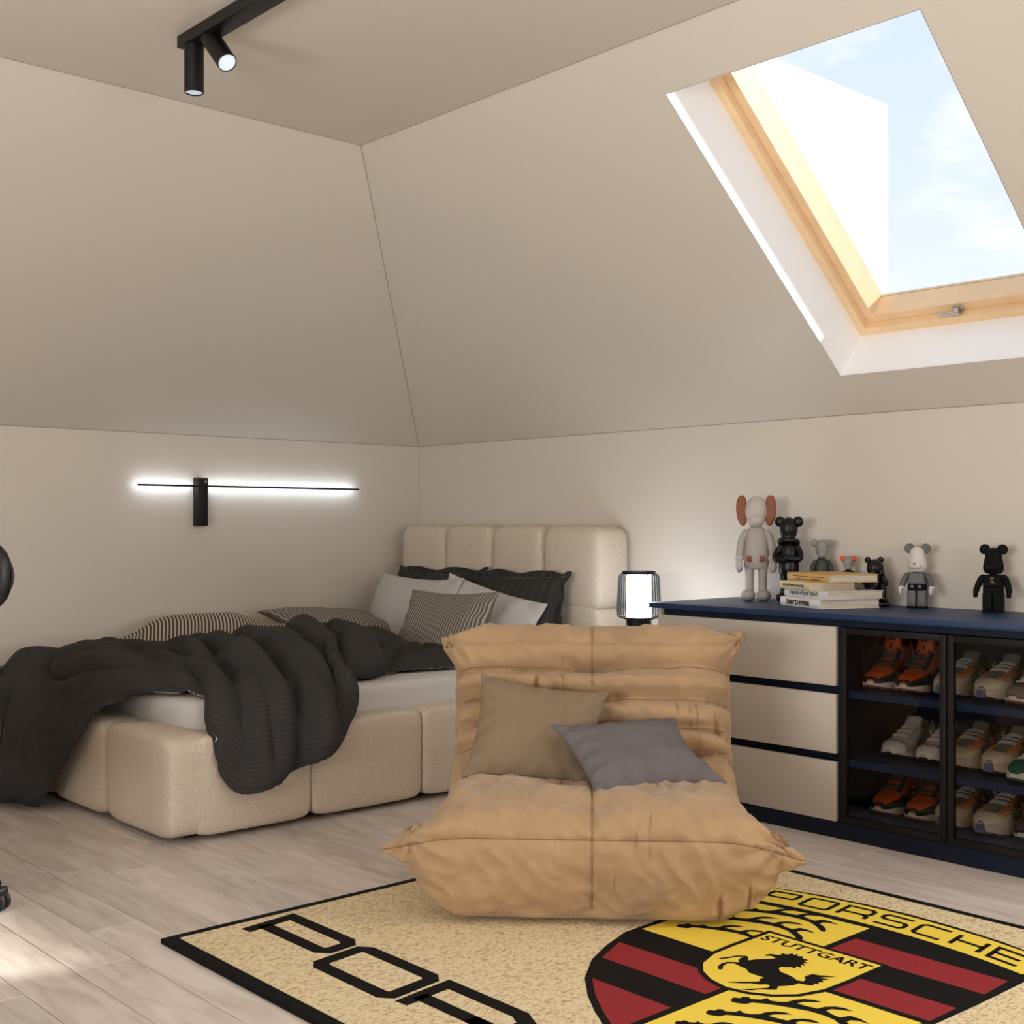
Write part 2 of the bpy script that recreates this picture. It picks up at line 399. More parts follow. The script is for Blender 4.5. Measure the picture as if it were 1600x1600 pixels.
# neighbouring house seen through the skylight
M_render = mat('white_render', (236, 236, 234), .8, bump=.1, bscale=30)
M_render2 = mat('pale_grey_render', (226, 227, 225), .8, bump=.1, bscale=30)
nb = empty('neighbour_house', (10.6, 10, -3)); tag(nb, 'tall white rendered house wall beyond the skylight', 'building')
B().box((-3.8, -2, 0), (2.6, 3, 9.0), .02).build('wall_block', M_render, nb, smooth=False)

# ------------------------------------------------------------------ cloth solver (numpy) for the soft things
def edges_batches(idx):
    """colour the structural / shear / bend edges of a vertex-index grid into independent batches"""
    out = []
    def put(a, b, k): out.append((a.ravel(), b.ravel(), k))
    for st in (0, 1):
        put(idx[st:-1:2, :], idx[st + 1::2, :][:len(idx[st:-1:2, :])], 1.)
        put(idx[:, st:-1:2], idx[:, st + 1::2][:, :idx[:, st:-1:2].shape[1]], 1.)
        for s2 in (0, 1):
            a = idx[st:-1:2, s2:-1:2]; d = idx[st + 1::2, s2 + 1::2][:a.shape[0], :a.shape[1]]
            put(a, d, .35)
            a2 = idx[st + 1::2, s2:-1:2][:a.shape[0], :]; d2 = idx[st:-1:2, s2 + 1::2][:a2.shape[0], :a2.shape[1]]
            a2 = a2[:d2.shape[0], :d2.shape[1]]; put(a2, d2, .35)
    return out
def bend_batches(idx, k):
    out = []
    for st in range(4):
        a = idx[st:-2:4, :]; d = idx[st + 2::4, :][:len(a)]; a = a[:len(d)]; out.append((a.ravel(), d.ravel(), k))
        a = idx[:, st:-2:4]; d = idx[:, st + 2::4][:, :a.shape[1]]; a = a[:, :d.shape[1]]; out.append((a.ravel(), d.ravel(), k))
    return out
def solve(p, con):
    for a, b, k, r in con:
        d = p[b] - p[a]; l = np.sqrt((d * d).sum(1)) + 1e-9
        c = d * ((l - r) / l * .5 * k)[:, None]; p[a] += c; p[b] -= c
def gnormal(P):
    du = np.gradient(P, axis=0); dv = np.gradient(P, axis=1); n = np.cross(du, dv)
    return n / (np.linalg.norm(n, axis=2, keepdims=True) + 1e-9)

def pillow(w, h, puff, n=38, m=30, seed=0, flange=0., wob=.0, pinch=.075, iters=0):
    """two sewn sheets: pointed corners, drawn-in edges, soft creases; lies in XY, returns B with uv in metres"""
    r = np.random.default_rng(seed)
    su_ = lambda k: np.sin(np.linspace(-1, 1, k) * math.pi / 2 * .9) / math.sin(math.pi / 2 * .9)
    U_, V_ = np.meshgrid(su_(n + 1), su_(m + 1), indexing='ij')
    # uneven pinching of the four sides
    k4 = pinch * r.uniform(.7, 1.35, 4)
    X = w / 2 * U_ * (1 - np.where(U_ < 0, k4[0], k4[1]) * (1 - V_ ** 2) ** 1.0); Y = h / 2 * V_ * (1 - np.where(V_ < 0, k4[2], k4[3]) * (w / h) ** .5 * (1 - U_ ** 2))
    prof_ = ((1 - np.abs(U_) ** 2.6) ** .62) * ((1 - np.abs(V_) ** 2.6) ** .62)
    nf = (n + 1) * (m + 1); F = np.arange(nf).reshape(n + 1, m + 1); K = F.copy(); K[1:-1, 1:-1] = np.arange((n - 1) * (m - 1)).reshape(n - 1, m - 1) + nf
    p = np.zeros((nf + (n - 1) * (m - 1), 3)); ox, oy = r.uniform(0, 50, 2)
    slump = 1 + .16 * V_ * -1 + .10 * U_ * r.uniform(-1, 1)
    def nzf(fx, fy, o): return np.array([[mnoise.noise(Vector((a * fx + ox, b_ * fy + oy, o))) for a, b_ in zip(ra, rb)] for ra, rb in zip(U_, V_)])
    dn = .16 * nzf(1.6, 1.4, 0) + .07 * nzf(4.2, 3.6, 5)
    cr_ = nzf(3.2, 3.2, 9); cr_ = -.10 * np.exp(-(cr_ / .10) ** 2) * (.3 + np.abs(U_ * V_))
    rimd = np.minimum(1 - np.abs(U_), 1 - np.abs(V_)); pk = .05 * np.sin((np.where(np.abs(U_) > np.abs(V_), V_, U_)) * 17 + ox) * np.exp(-(rimd / .22) ** 2) * np.clip(rimd * 12, 0, 1)
    top = puff / 2 * prof_ * (slump + dn + cr_) + puff * pk; bot = -puff / 2 * prof_ * (slump - dn * .5)
    ez = (.010 * np.sin(U_ * 3 + seed) + .008 * np.sin(V_ * 4 + seed * 2)) * w
    p[F.ravel()] = np.stack([X, Y, top + ez], 2).reshape(-1, 3); p[K[1:-1, 1:-1].ravel()] = np.stack([X, Y, bot + ez], 2)[1:-1, 1:-1].reshape(-1, 3)
    b = B(); uv = np.zeros((len(p), 2)); q2_ = np.stack([U_ * w / 2, V_ * h / 2], 2).reshape(-1, 2); uv[F.ravel()] = q2_; uv[K.ravel()] = q2_
    b.v = [tuple(q) for q in p]; b.uv = [tuple(q) for q in uv]
    for I, fl in ((F, 0), (K, 1)):
        for i in range(n):
            for j in range(m):
                q = (I[i, j], I[i + 1, j], I[i + 1, j + 1], I[i, j + 1]); b.f.append(tuple(int(t) for t in (q[::-1] if fl else q)))
    if flange:
        rim = np.concatenate([F[:, 0], F[-1, 1:], F[-2::-1, -1], F[0, -2:0:-1]]); R = p[rim]; c = p.mean(0)
        d = R - c; d[:, 2] = 0; d /= np.linalg.norm(d, axis=1)[:, None]
        L0 = len(rim); s = np.arange(L0)
        rings = [R]
        for k in (1, 2):
            o = R + d * flange * k / 2 * (1 + .35 * np.sin(s * .47 + seed))[:, None]; o[:, 2] += np.sin(s * .9 + seed) * wob * k / 2 + r.normal(0, wob * .3, L0); rings.append(o)
        o0 = len(b.v)
        for rg in rings: b.v += [tuple(q) for q in rg]; b.uv += [(q[0], q[1]) for q in rg]
        for k in range(2):
            for i in range(L0):
                j = (i + 1) % L0; b.f.append((o0 + k * L0 + i, o0 + (k + 1) * L0 + i, o0 + (k + 1) * L0 + j, o0 + k * L0 + j))
    return b
def frame(loc, xdir, ydir):
    """matrix whose local x, y follow the given directions"""
    x = Vector(xdir).normalized(); y = Vector(ydir); y = (y - x * y.dot(x)).normalized(); z = x.cross(y)
    m = Matrix((x, y, z)).transposed().to_4x4(); m.translation = Vector(loc); return m
def subsurf(o, lv=1):
    s = o.modifiers.new('smooth', 'SUBSURF'); s.levels = lv; s.render_levels = lv; return o

# ------------------------------------------------------------------ bed
bed = empty('bed', (3.0, 4.47, 0)); tag(bed, 'oat linen upholstered bed with channelled headboard and padded base in the corner', 'bed')
def rel(b, root): return b.xf(Matrix.Translation(-Vector(root.location)))
for y0, y1 in ((3.742, 4.232), (4.232, 4.700), (4.700, 5.18)):
    rel(B().pad((1.885, y0 - .001, .018), (2.07, y1 + .001, .357), 7.5, 16), bed).build('foot_pad', M_linen, bed, ang=60)
for x0, x1 in ((1.985, 2.436), (2.436, 2.929), (2.929, 3.42), (3.42, 3.905)):
    rel(B().pad((x0 - .001, 3.738, .018), (x1 + .001, 3.905, .352), 10, 16), bed).build('side_pad', M_linen, bed, ang=60)
for y0, y1, nm in ((3.765, 4.127, 1), (4.127, 4.478, 2), (4.478, 4.830, 3), (4.830, 5.185, 4)):
    rel(B().pad((3.90, y0 - .0005, .672), (4.112, y1 + .0005, 1.045), 6.5, 16), bed).build('headboard_pad', M_linen, bed, ang=60)
rel(B().pad((3.905, 3.772, .0), (4.11, 5.18, .690), 22, 16), bed).build('headboard_base', M_linen, bed, ang=60)
rel(B().box((2.0, 3.85, .0), (3.95, 5.15, .05)), bed).build('plinth', M_blackm, bed, smooth=False)
rel(B().box((2.05, 3.90, .05), (3.92, 5.17, .20)), bed).build('slat_base', M_linen, bed, smooth=False)
mt = tag(rel(B().pad((2.035, 3.865, .19), (3.90, 5.19, .452), 16, 20), bed).build('mattress', M_sheet, ang=60), 'mattress in a smooth grey fitted sheet on the oat bed', 'mattress'); mt.location = bed.location

# duvet: guide surface -> buckled by the solver
GUIDE = [
[(1.80,4.57,.03),(1.72,4.72,.03),(1.70,4.90,.03),(1.68,5.08,.04),(1.68,5.24,.05)],
[(1.835,4.37,.25),(1.79,4.46,.29),(1.76,4.60,.33),(1.75,4.90,.36),(1.80,5.24,.31)],
[(1.875,4.25,.41),(1.86,4.34,.45),(1.85,4.50,.48),(1.86,4.80,.51),(1.96,5.22,.46)],
[(1.985,4.15,.465),(1.96,4.26,.50),(1.96,4.40,.54),(2.0,4.70,.56),(2.12,5.18,.53)],
[(2.06,4.03,.465),(2.07,4.16,.52),(2.10,4.35,.55),(2.17,4.62,.565),(2.28,5.05,.545)],
[(2.10,3.93,.468),(2.12,4.02,.50),(2.17,4.22,.54),(2.30,4.52,.565),(2.47,4.95,.54)],
[(2.09,3.712,.19),(2.12,3.76,.42),(2.22,4.02,.52),(2.40,4.38,.57),(2.60,4.78,.56)],
[(2.23,3.70,.18),(2.24,3.76,.43),(2.38,4.05,.53),(2.60,4.40,.59),(2.83,4.80,.55)],
[(2.37,3.70,.23),(2.39,3.745,.43),(2.54,4.05,.545),(2.75,4.40,.63),(3.01,4.80,.56)],
[(2.52,3.712,.28),(2.56,3.77,.43),(2.67,4.05,.53),(2.84,4.40,.615),(3.13,4.80,.53)],
[(2.65,3.88,.46),(2.72,3.96,.53),(2.86,4.20,.56),(2.96,4.45,.575),(3.21,4.80,.52)],
[(2.80,3.93,.462),(2.86,4.00,.51),(3.00,4.20,.565),(3.16,4.50,.58),(3.37,4.80,.53)],
[(2.98,4.01,.462),(3.06,4.10,.51),(3.17,4.25,.545),(3.32,4.50,.55),(3.50,4.75,.51)],
[(3.12,4.00,.465),(3.22,4.10,.50),(3.36,4.30,.50),(3.46,4.50,.50),(3.58,4.70,.48)],
[(3.28,3.97,.465),(3.40,4.10,.49),(3.54,4.30,.50),(3.62,4.50,.49),(3.70,4.66,.48)],
[(3.45,3.97,.465),(3.55,4.10,.48),(3.66,4.28,.48),(3.72,4.44,.48),(3.76,4.58,.475)],
]
NU, NV = 190, 84
G = np.array(GUIDE, float)
G1 = np.stack([spline(G[:, j], NU) for j in range(G.shape[1])], 1)
G2 = np.stack([spline(G1[i], NV) for i in range(NU)], 0)
for _ in range(3):
    G2[1:-1] = .5 * G2[1:-1] + .25 * (G2[:-2] + G2[2:])
def collide(p):
    x, y, z = p[:, 0], p[:, 1], p[:, 2]
    z[:] = np.maximum(z, .012)
    y[:] = np.minimum(y, 5.295)
    # mattress
    ins = (x > 2.01) & (y > 3.845) & (z < .464); dz = .464 - z; dx = x - 2.01; dy = y - 3.845
    up = ins & (dz <= dx) & (dz <= dy); z[up] = .464
    s = ins & ~up; px = s & (dx < dy); x[px] = 2.01; py = s & ~(dx < dy); y[py] = 3.845
    # padded base
    ins = (x > 1.872) & (y > 3.724) & (z < .362) ; dz = .362 - z; dx = x - 1.872; dy = y - 3.724
    up = ins & (dz <= dx) & (dz <= dy); z[up] = .362
    s = ins & ~up; px = s & (dx < dy); x[px] = 1.872; py = s & ~(dx < dy); y[py] = 3.724
nG = gnormal(G2); uu, vv = np.meshgrid(np.linspace(0, 15, NU), np.linspace(0, 4, NV), indexing='ij')
# main folds: (list of (u, v) along the crest, height, width)
FOLDS = [([(8.3, 3.3), (8.6, 2.4), (8.9, 1.4), (8.6, .2)], .045, .40), ([(7.2, 3.2), (7.5, 2.0), (7.7, 1.0), (7.5, 0)], .03, .35), ([(9.6, 2.6), (9.9, 1.6), (9.6, .5)], .05, .42),
         ([(6.4, 2.6), (6.5, 1.2), (6.35, 0)], .028, .30), ([(10.8, 3.0), (11.2, 1.8), (11.4, .6)], .04, .5), ([(12.0, 2.9), (12.3, 1.2)], .02, .35), ([(4.4, 1.9), (4.0, 1.1), (3.6, .6)], .04, .45),
         ([(3.3, 3.4), (2.2, 2.6), (1.0, 2.4)], .03, .5), ([(2.6, 1.5), (1.4, 1.2), (.4, 1.1)], .022, .4), ([(5.6, 2.7), (6.6, 2.1), (8.0, 1.7)], .018, .3), ([(13.2, 1.6), (14.2, 2.3)], .02, .4)]
disp = np.zeros((NU, NV))
for pts, hgt, wid in FOLDS:
    c = spline(pts, 40); d = np.sqrt(((np.stack([uu, vv * 1.2], 2)[:, :, None, :] - (c * (1, 1.2))[None, None]) ** 2).sum(3)).min(2)
    disp += hgt * np.exp(-(d / wid) ** 2) - hgt * .35 * np.exp(-((d - wid * 1.7) / (wid * .7)) ** 2)
CREASE = [[(7.9, 2.7), (8.2, 1.6), (8.1, .2)], [(9.2, 3.0), (9.35, 1.8), (9.1, .5)], [(6.85, 2.9), (7.1, 1.8), (6.9, .3)], [(5.2, 3.2), (6.6, 2.5), (8.0, 2.1)], [(5.0, 2.4), (6.2, 1.9), (7.2, 1.5)], [(10.15, 3.5), (10.45, 2.2), (10.3, .7)], [(11.9, 2.9), (12.05, 1.3)],
          [(3.9, 2.7), (3.4, 1.7), (3.8, .8)], [(2.9, 3.2), (1.8, 2.6), (.7, 2.3)], [(2.4, 2.1), (1.2, 1.7), (.2, 1.5)], [(4.7, 3.3), (4.4, 2.0)], [(13.0, 3.0), (13.4, 1.5)], [(14, 2.7), (14.4, 1.3)], [(8.7, 1.3), (8.9, .3)], [(7.5, 1.5), (7.55, .3)], [(11.0, 2.2), (11.5, 1.5), (11.6, .7)]]
for k_, pts in enumerate(CREASE):
    c = spline(pts, 40); d = np.sqrt(((np.stack([uu, vv * 1.2], 2)[:, :, None, :] - (c * (1, 1.2))[None, None]) ** 2).sum(3)).min(2)
    disp += -.026 * np.exp(-(d / .17) ** 2) + .012 * np.exp(-((d - .38) / .2) ** 2)
disp += .010 * np.array([[1 - 2.4 * abs(mnoise.noise(Vector((a_ * .55 + b_ * .5, b_ * 1.0 - a_ * .25, 4.2)))) for a_, b_ in zip(ra, rb)] for ra, rb in zip(uu, vv)])
sg = np.sign((nG[..., 2] + nG[..., 0] * -.4 + nG[..., 1] * -.4).mean())
G3 = G2 + nG * (sg * disp)[..., None]
idx = np.arange(NU * NV).reshape(NU, NV); p = G3.reshape(-1, 3).copy()
con = [(a, b, k, np.linalg.norm(p[a] - p[b], axis=1) * (1.075 if k == 1. else 1.06)) for a, b, k in edges_batches(idx)] + [(a, b, k, np.linalg.norm(p[a] - p[b], axis=1)) for a, b, k in bend_batches(idx, .14)]
nz = np.array([[mnoise.noise(Vector((i * .075, j * .09, 3.3))) for j in range(NV)] for i in range(NU)]).reshape(-1)
p += (nG * sg).reshape(-1, 3) * (nz * .016)[:, None]
tgt = p.copy(); vel = np.zeros_like(p)
for it in range(90):
    q = p + vel * .7 + np.array([0, 0, -.0004]); old = p
    q += (tgt - q) * .03
    solve(q, con); solve(q, con); collide(q); vel = q - old; p = q
D = p.reshape(NU, NV, 3)
for _ in range(2):
    S = D.copy(); S[1:-1, 1:-1] = .5 * D[1:-1, 1:-1] + .125 * (D[:-2, 1:-1] + D[2:, 1:-1] + D[1:-1, :-2] + D[1:-1, 2:]); D = S
duvet = empty('duvet', (2.6, 4.4, .46)); tag(duvet, 'rumpled charcoal pinstripe duvet spilling over the foot and side of the bed', 'duvet')
su = np.cumsum(np.r_[0, np.linalg.norm(np.diff(D[:, NV // 2], axis=0), axis=1)]); sv = np.cumsum(np.r_[0, np.linalg.norm(np.diff(D[NU // 2], axis=0), axis=1)])
UVD = np.stack(np.meshgrid(su, sv, indexing='ij'), 2)[..., ::-1]
nD = gnormal(D) * sg
edge = np.minimum(np.minimum(np.arange(NU)[:, None], NU - 1 - np.arange(NU)[:, None]), np.minimum(np.arange(NV)[None], NV - 1 - np.arange(NV)[None]))
th = .026 * np.clip(edge / 4, 0, 1) ** .5
low = D - nD * (th * .45)[..., None]; lf = low.reshape(-1, 3); lf[:, 2] = np.maximum(lf[:, 2], .006)
# the underside keeps clear of the mattress and the padded base
topS = D + nD * (th * .75)[..., None]
b = B(); b.grid(topS, uv=UVD); rel(b, duvet); ob = b.build('charcoal_cover', M_duvet, duvet, ang=80); subsurf(ob)
b = B(); b.grid(lf.reshape(NU, NV, 3)[:, ::-1], uv=UVD[:, ::-1]); rel(b, duvet)
b.f = [f for f in b.f if edge[:, ::-1].reshape(-1)[list(f)].min() < 7]; b.build('striped_underside', M_stripe, duvet, ang=80)
# striped reverse folded back along the wall
prof = [((2.25, 4.93, .555), (2.30, 5.02, .560), (2.33, 5.10, .555), (2.38, 5.2, .52), (2.38, 5.26, .47)),
        ((2.30, 4.88, .545), (2.40, 4.98, .605), (2.46, 5.06, .625), (2.52, 5.18, .56), (2.52, 5.26, .47)),
        ((2.50, 4.84, .56), (2.62, 4.95, .635), (2.70, 5.05, .66), (2.76, 5.18, .58), (2.78, 5.26, .47)),
        ((2.75, 4.82, .56), (2.84, 4.93, .605), (2.92, 5.05, .632), (2.98, 5.18, .56), (3.0, 5.26, .47)),
        ((2.98, 4.78, .55), (3.06, 4.90, .585), (3.12, 5.02, .585), (3.18, 5.16, .54), (3.2, 5.26, .47)),
        ((3.22, 4.74, .52), (3.28, 4.84, .562), (3.34, 4.95, .555), (3.40, 5.10, .51), (3.42, 5.22, .47)),
        ((3.42, 4.66, .50), (3.48, 4.74, .530), (3.53, 4.84, .52), (3.58, 5.0, .48), (3.6, 5.12, .465)),
        ((3.56, 4.50, .49), (3.62, 4.58, .505), (3.67, 4.68, .495), (3.72, 4.8, .47), (3.74, 4.9, .462))]
P = np.array(prof); P = np.stack([spline(P[:, j], 60) for j in range(5)], 1); P = np.stack([spline(P[i], 24) for i in range(60)], 0)
nP = gnormal(P); wr = np.array([[mnoise.noise(Vector((i * .16, j * .10, 9))) for j in range(24)] for i in range(60)])
P = P + np.sign(nP[..., 2:3].mean()) * nP * (wr * .018)[..., None]
uvp = np.stack(np.meshgrid(np.linspace(0, 1.7, 60), np.linspace(0, .5, 24), indexing='ij'), 2)
b = B(); b.grid(P, uv=uvp); rel(b, duvet); subsurf(b.build('folded_striped_reverse', M_stripe, duvet, ang=80))

# pillows: loc, local x (width), local y (height)
def put_pillow(name, label, w, h, puff, loc, xd, yd, m, seed, group='pillows at the head of the bed', **k):
    b = pillow(w, h, puff, seed=seed, **k); M = frame(loc, xd, yd)
    o = b.build(name, m, ang=80); o.matrix_world = M; subsurf(o)
    tag(o, label, 'pillow', group); return o
put_pillow('pillow', 'dark ruffle-edged pillow against the headboard on the wall side, behind the grey one', .62, .42, .13, (3.80, 4.80, .625), (0, -1, .0), (.28, 0, 1), M_darkpil, 1, flange=.035, wob=.010)
put_pillow('pillow', 'dark ruffle-edged pillow against the open end of the headboard', .62, .42, .13, (3.79, 4.225, .615), (0, -1, .02), (.28, 0, 1), M_darkpil, 2, flange=.035, wob=.010)
put_pillow('pillow', 'big plain grey pillow leaning before the dark one near the left wall', .72, .45, .15, (3.63, 4.77, .60), (-.10, -1, .0), (.42, .10, 1), M_greypil, 3)
put_pillow('pillow', 'plain light grey pillow tilted behind the striped one, its corner pointing at the lamp', .62, .42, .14, (3.66, 4.28, .575), (.10, -1, -.20), (.45, 0, 1), M_greypil, 4)
put_pillow('pillow', 'striped grey pillow propped in front of the two plain grey ones', .58, .40, .15, (3.49, 4.33, .572), (.05, -1, .02), (.50, .05, 1), M_stripe2, 5)
put_pillow('pillow', 'dark striped pillow lying flat beside the left wall', .62, .42, .15, (3.36, 4.98, .575), (1, -.10, -.12), (.1, 1, .12), M_stripe2, 6)

# ------------------------------------------------------------------ rug
rug = empty('rug', (1.45, 2.92, 0)); tag(rug, 'beige rug with black binding, carrying black lettering and a yellow, red and black crest', 'rug')
# rug frame: local x = across the lettering (world -Y), local y = up the lettering (world +X)
RM = Matrix(((0, 1, 0, 0), (-1, 0, 0, 0), (0, 0, 1, 0), (0, 0, 0, 1)))
RL, RW = 2.33, 1.70
M_rugb = mat('black_binding', (14, 12, 11), .9, spec=.2, bump=.6, bscale=300)
M_print = mat('black_print', (14, 12, 11), .9, spec=.2, bump=.3, bscale=500)
M_yel = mat('yellow_print', (246, 216, 74), .8, bump=.2, bscale=500)
M_red = mat('red_print', (146, 24, 34), .85, bump=.3, bscale=500, var=.08, vscale=120)
M_pile = mat('beige_pile', (206, 180, 132), .95, spec=.1, bump=1., bscale=170)
N = M_pile.node_tree.nodes; L = M_pile.node_tree.links
nn = [n for n in N if n.type == 'TEX_NOISE'][0]; mpz = N.new('ShaderNodeMapping'); mpz.inputs['Scale'].default_value = (1, 1.7, 1)
tcn = [n for n in N if n.type == 'TEX_COORD'][0]; L.new(tcn.outputs['Object'], mpz.inputs[0]); L.new(mpz.outputs[0], nn.inputs['Vector']); nn.inputs['Scale'].default_value = 95; nn.inputs['Detail'].default_value = 4
cr_ = N.new('ShaderNodeValToRGB'); L.new(nn.outputs['Fac'], cr_.inputs[0]); cr_.color_ramp.elements[0].position = .33; cr_.color_ramp.elements[0].color = lin((188, 162, 118)); cr_.color_ramp.elements[1].position = .52; cr_.color_ramp.elements[1].color = lin((234, 216, 178))
L.new(cr_.outputs[0], N['Principled BSDF'].inputs['Base Color'])
B().box((0, 0, 0), (RL, RW, .014), .004).build('backing', M_rugb, rug, M=RM)
B().poly([(.034, .036), (RL - .034, .036), (RL - .034, RW - .036), (.034, RW - .036)], .010, .0155).build('pile', M_pile, rug, smooth=False, M=RM)
def stroke(b, pts, w, z0, z1, closed=False):
    P = [np.array(q, float) for q in pts]; n = len(P); L_, R_2 = [], []
    for i in range(n):
        if closed: a, c = P[i] - P[i - 1], P[(i + 1) % n] - P[i]
        else: a = P[i] - P[i - 1] if i else P[1] - P[0]; c = P[i + 1] - P[i] if i < n - 1 else a
        a = a / np.linalg.norm(a); c = c / np.linalg.norm(c); t = a + c; t = t / np.linalg.norm(t); nn_ = np.array([-t[1], t[0]])
        k = w / 2 / max(.5, abs(nn_ @ np.array([-a[1], a[0]]))); L_.append(P[i] + nn_ * k); R_2.append(P[i] - nn_ * k)
    m = n if closed else n - 1
    for i in range(m):
        j = (i + 1) % n; b.poly([tuple(R_2[i]), tuple(R_2[j]), tuple(L_[j]), tuple(L_[i])], z0, z1)
GLY = {'P': [([(0, 0), (0, 1), (.92, 1), (1, .90), (1, .50), (.92, .38), (0, .38)], 0)], 'O': [([(.07, 0), (0, .10), (0, .90), (.07, 1), (.93, 1), (1, .90), (1, .10), (.93, 0)], 1)],
       'R': [([(0, 0), (0, 1), (.86, 1), (1, .86), (1, .52), (.86, .38), (0, .38)], 0), ([(.62, .38), (.86, .36), (1, .22), (1, 0)], 0)],
       'S': [([(1, 1), (.12, 1), (0, .88), (0, .66), (.12, .53), (.88, .53), (1, .40), (1, .13), (.88, 0), (0, 0)], 0)], 'C': [([(1, 1), (.12, 1), (0, .87), (0, .13), (.12, 0), (1, 0)], 0)],
       'H': [([(0, 0), (0, 1)], 0), ([(1, 0), (1, 1)], 0), ([(0, .5), (1, .5)], 0)], 'E': [([(1, 1), (0, 1), (0, 0), (1, 0)], 0), ([(0, .5), (.94, .5)], 0)]}
for k, ch in enumerate('PORSCHE'):
    b = B(); x0 = .088 + k * .3270; w = .278; y0 = .187; h = .148
    for pts, cl in GLY[ch]: stroke(b, [(x0 + x * w - .018 * (y - .4), y0 + y * h) for x, y in pts], .038, .013, .0160, cl)
    b.build('letter', M_print, rug, smooth=False, M=RM)
def half(l): return l + [(2 * 1.165 - x, y) for x, y in l[::-1]]
OUT = half([(1.165, .402), (1.121, .428), (1.061, .465), (.988, .518), (.910, .588), (.835, .688), (.788, .788), (.752, .894), (.742, 1.10), (.738, 1.30), (.728, 1.475), (.80, 1.503), (.90, 1.532), (1.03, 1.552), (1.165, 1.560)])
b = B().poly(OUT, .013, .0162); b.build('crest_ground', M_print, rug, smooth=False, M=RM)
def bin_(a): return 1.394 - .34 * (a - 1.165) ** 2
def bout(a): return 1.542 - .36 * (a - 1.165) ** 2
xs = np.linspace(.762, 1.568, 17); q = [(x, bin_(x) + .012) for x in xs] + [(x, bout(x)) for x in xs[::-1]]
Z1, Z2, Z3, Z4 = .0166, .0170, .0174, .0178
b = B()
for i in range(16): b.poly([(xs[i], bin_(xs[i]) + .010), (xs[i + 1], bin_(xs[i + 1]) + .010), (xs[i + 1], bout(xs[i + 1])), (xs[i], bout(xs[i]))], Z1)
b.build('crest_band', M_yel, rug, smooth=False, M=RM)
b = B().poly([(.765, .943), (1.152, .943), (1.152, 1.378), (1.0, 1.368), (.90, 1.352), (.765, 1.325)], Z1); b.build('crest_field', M_yel, rug, smooth=False, M=RM)
b = B().poly([(1.178, .922), (1.562, .922), (1.532, .82), (1.482, .70), (1.405, .60), (1.325, .532), (1.25, .478), (1.178, .436)], Z1); b.build('crest_field', M_yel, rug, smooth=False, M=RM)
for pl in ([(1.172, 1.284), (1.566, 1.284), (1.570, 1.168), (1.172, 1.168)], [(1.172, 1.050), (1.568, 1.050), (1.566, .943), (1.172, .943)], [(.795, .827), (1.158, .827), (1.158, .715), (.843, .715)], [(.922, .600), (1.158, .600), (1.158, .425), (1.085, .470), (1.0, .530)]):
    B().poly(pl, Z1).build('crest_stripe', M_red, rug, smooth=False, M=RM)
for k, ch in enumerate('PORSCHE'):
    b = B(); x0 = .800 + k * .1085
    for pts, cl in GLY[ch]:
        dense = []
        for (xa, ya), (xb, yb) in zip(pts, pts[1:] + ([pts[0]] if cl else [])):
            dense += [(xa + (xb - xa) * t, ya + (yb - ya) * t) for t in (0, .5)]
        if not cl: dense.append(pts[-1])
        f = lambda x, y: (x0 + x * .078 - .008 * (y - .5), bin_(x0 + x * .078) + .040 + y * (bout(x0 + x * .078) - bin_(x0 + x * .078) - .068))
        stroke(b, [f(x, y) for x, y in dense], .0125, Z2, Z2 + .0002, cl)
    b.build('crest_letter', M_print, rug, smooth=False, M=RM)
ANT = [(1.217,.697),(1.212,.714),(1.224,.721),(1.223,.734),(1.234,.74),(1.243,.735),(1.26,.748),(1.263,.765),(1.277,.759),(1.294,.766),(1.306,.78),(1.309,.8),(1.321,.821),(1.339,.832),(1.358,.835),(1.342,.819),(1.329,.805),(1.325,.787),(1.348,.791),(1.371,.796),(1.376,.816),(1.39,.834),(1.409,.842),(1.43,.839),(1.407,.826),(1.392,.816),(1.39,.8),(1.411,.792),(1.431,.79),(1.44,.814),(1.464,.815),(1.491,.806),(1.466,.803),(1.453,.794),(1.454,.779),(1.474,.768),(1.493,.751),(1.5,.731),(1.486,.734),(1.461,.754),(1.432,.77),(1.404,.775),(1.368,.772),(1.337,.761),(1.307,.749),(1.282,.737),(1.257,.721),(1.253,.704),(1.239,.695),(1.226,.691)]
ANT = [(x, y + .03) for x, y in ANT]
for dx, dy, s in ((0, 0, 1), (.008, -.094, .92), (0.0, -.185, .62), (-.408, .505, 1), (-.408, .405, 1), (-.408, .30, .88)):
    cx, cy = 1.217, .727
    B().poly([(cx + (x - cx) * s + dx, cy + (y - cy) * s + dy) for x, y in ANT], Z2, Z2 + .0002).build('crest_antler', M_print, rug, smooth=False, M=RM)
def badge(g): return [(1.004 - g, 1.158 + g), (1.004 - g, 1.02), (1.008 - g, .93), (1.030 - g * .8, .862 - g * .4), (1.065 - g * .6, .820 - g * .7), (1.11 - g * .3, .793 - g * .9), (1.163, .780 - g), (1.216 + g * .3, .793 - g * .9), (1.261 + g * .6, .820 - g * .7), (1.296 + g * .8, .862 - g * .4), (1.318 + g, .93), (1.322 + g, 1.02), (1.322 + g, 1.158 + g)]
B().poly(badge(.013), Z2 + .0003, Z2 + .0005).build('badge_rim', M_print, rug, smooth=False, M=RM)
B().poly(badge(-.001), Z3 + .0003).build('badge_field', M_yel, rug, smooth=False, M=RM)
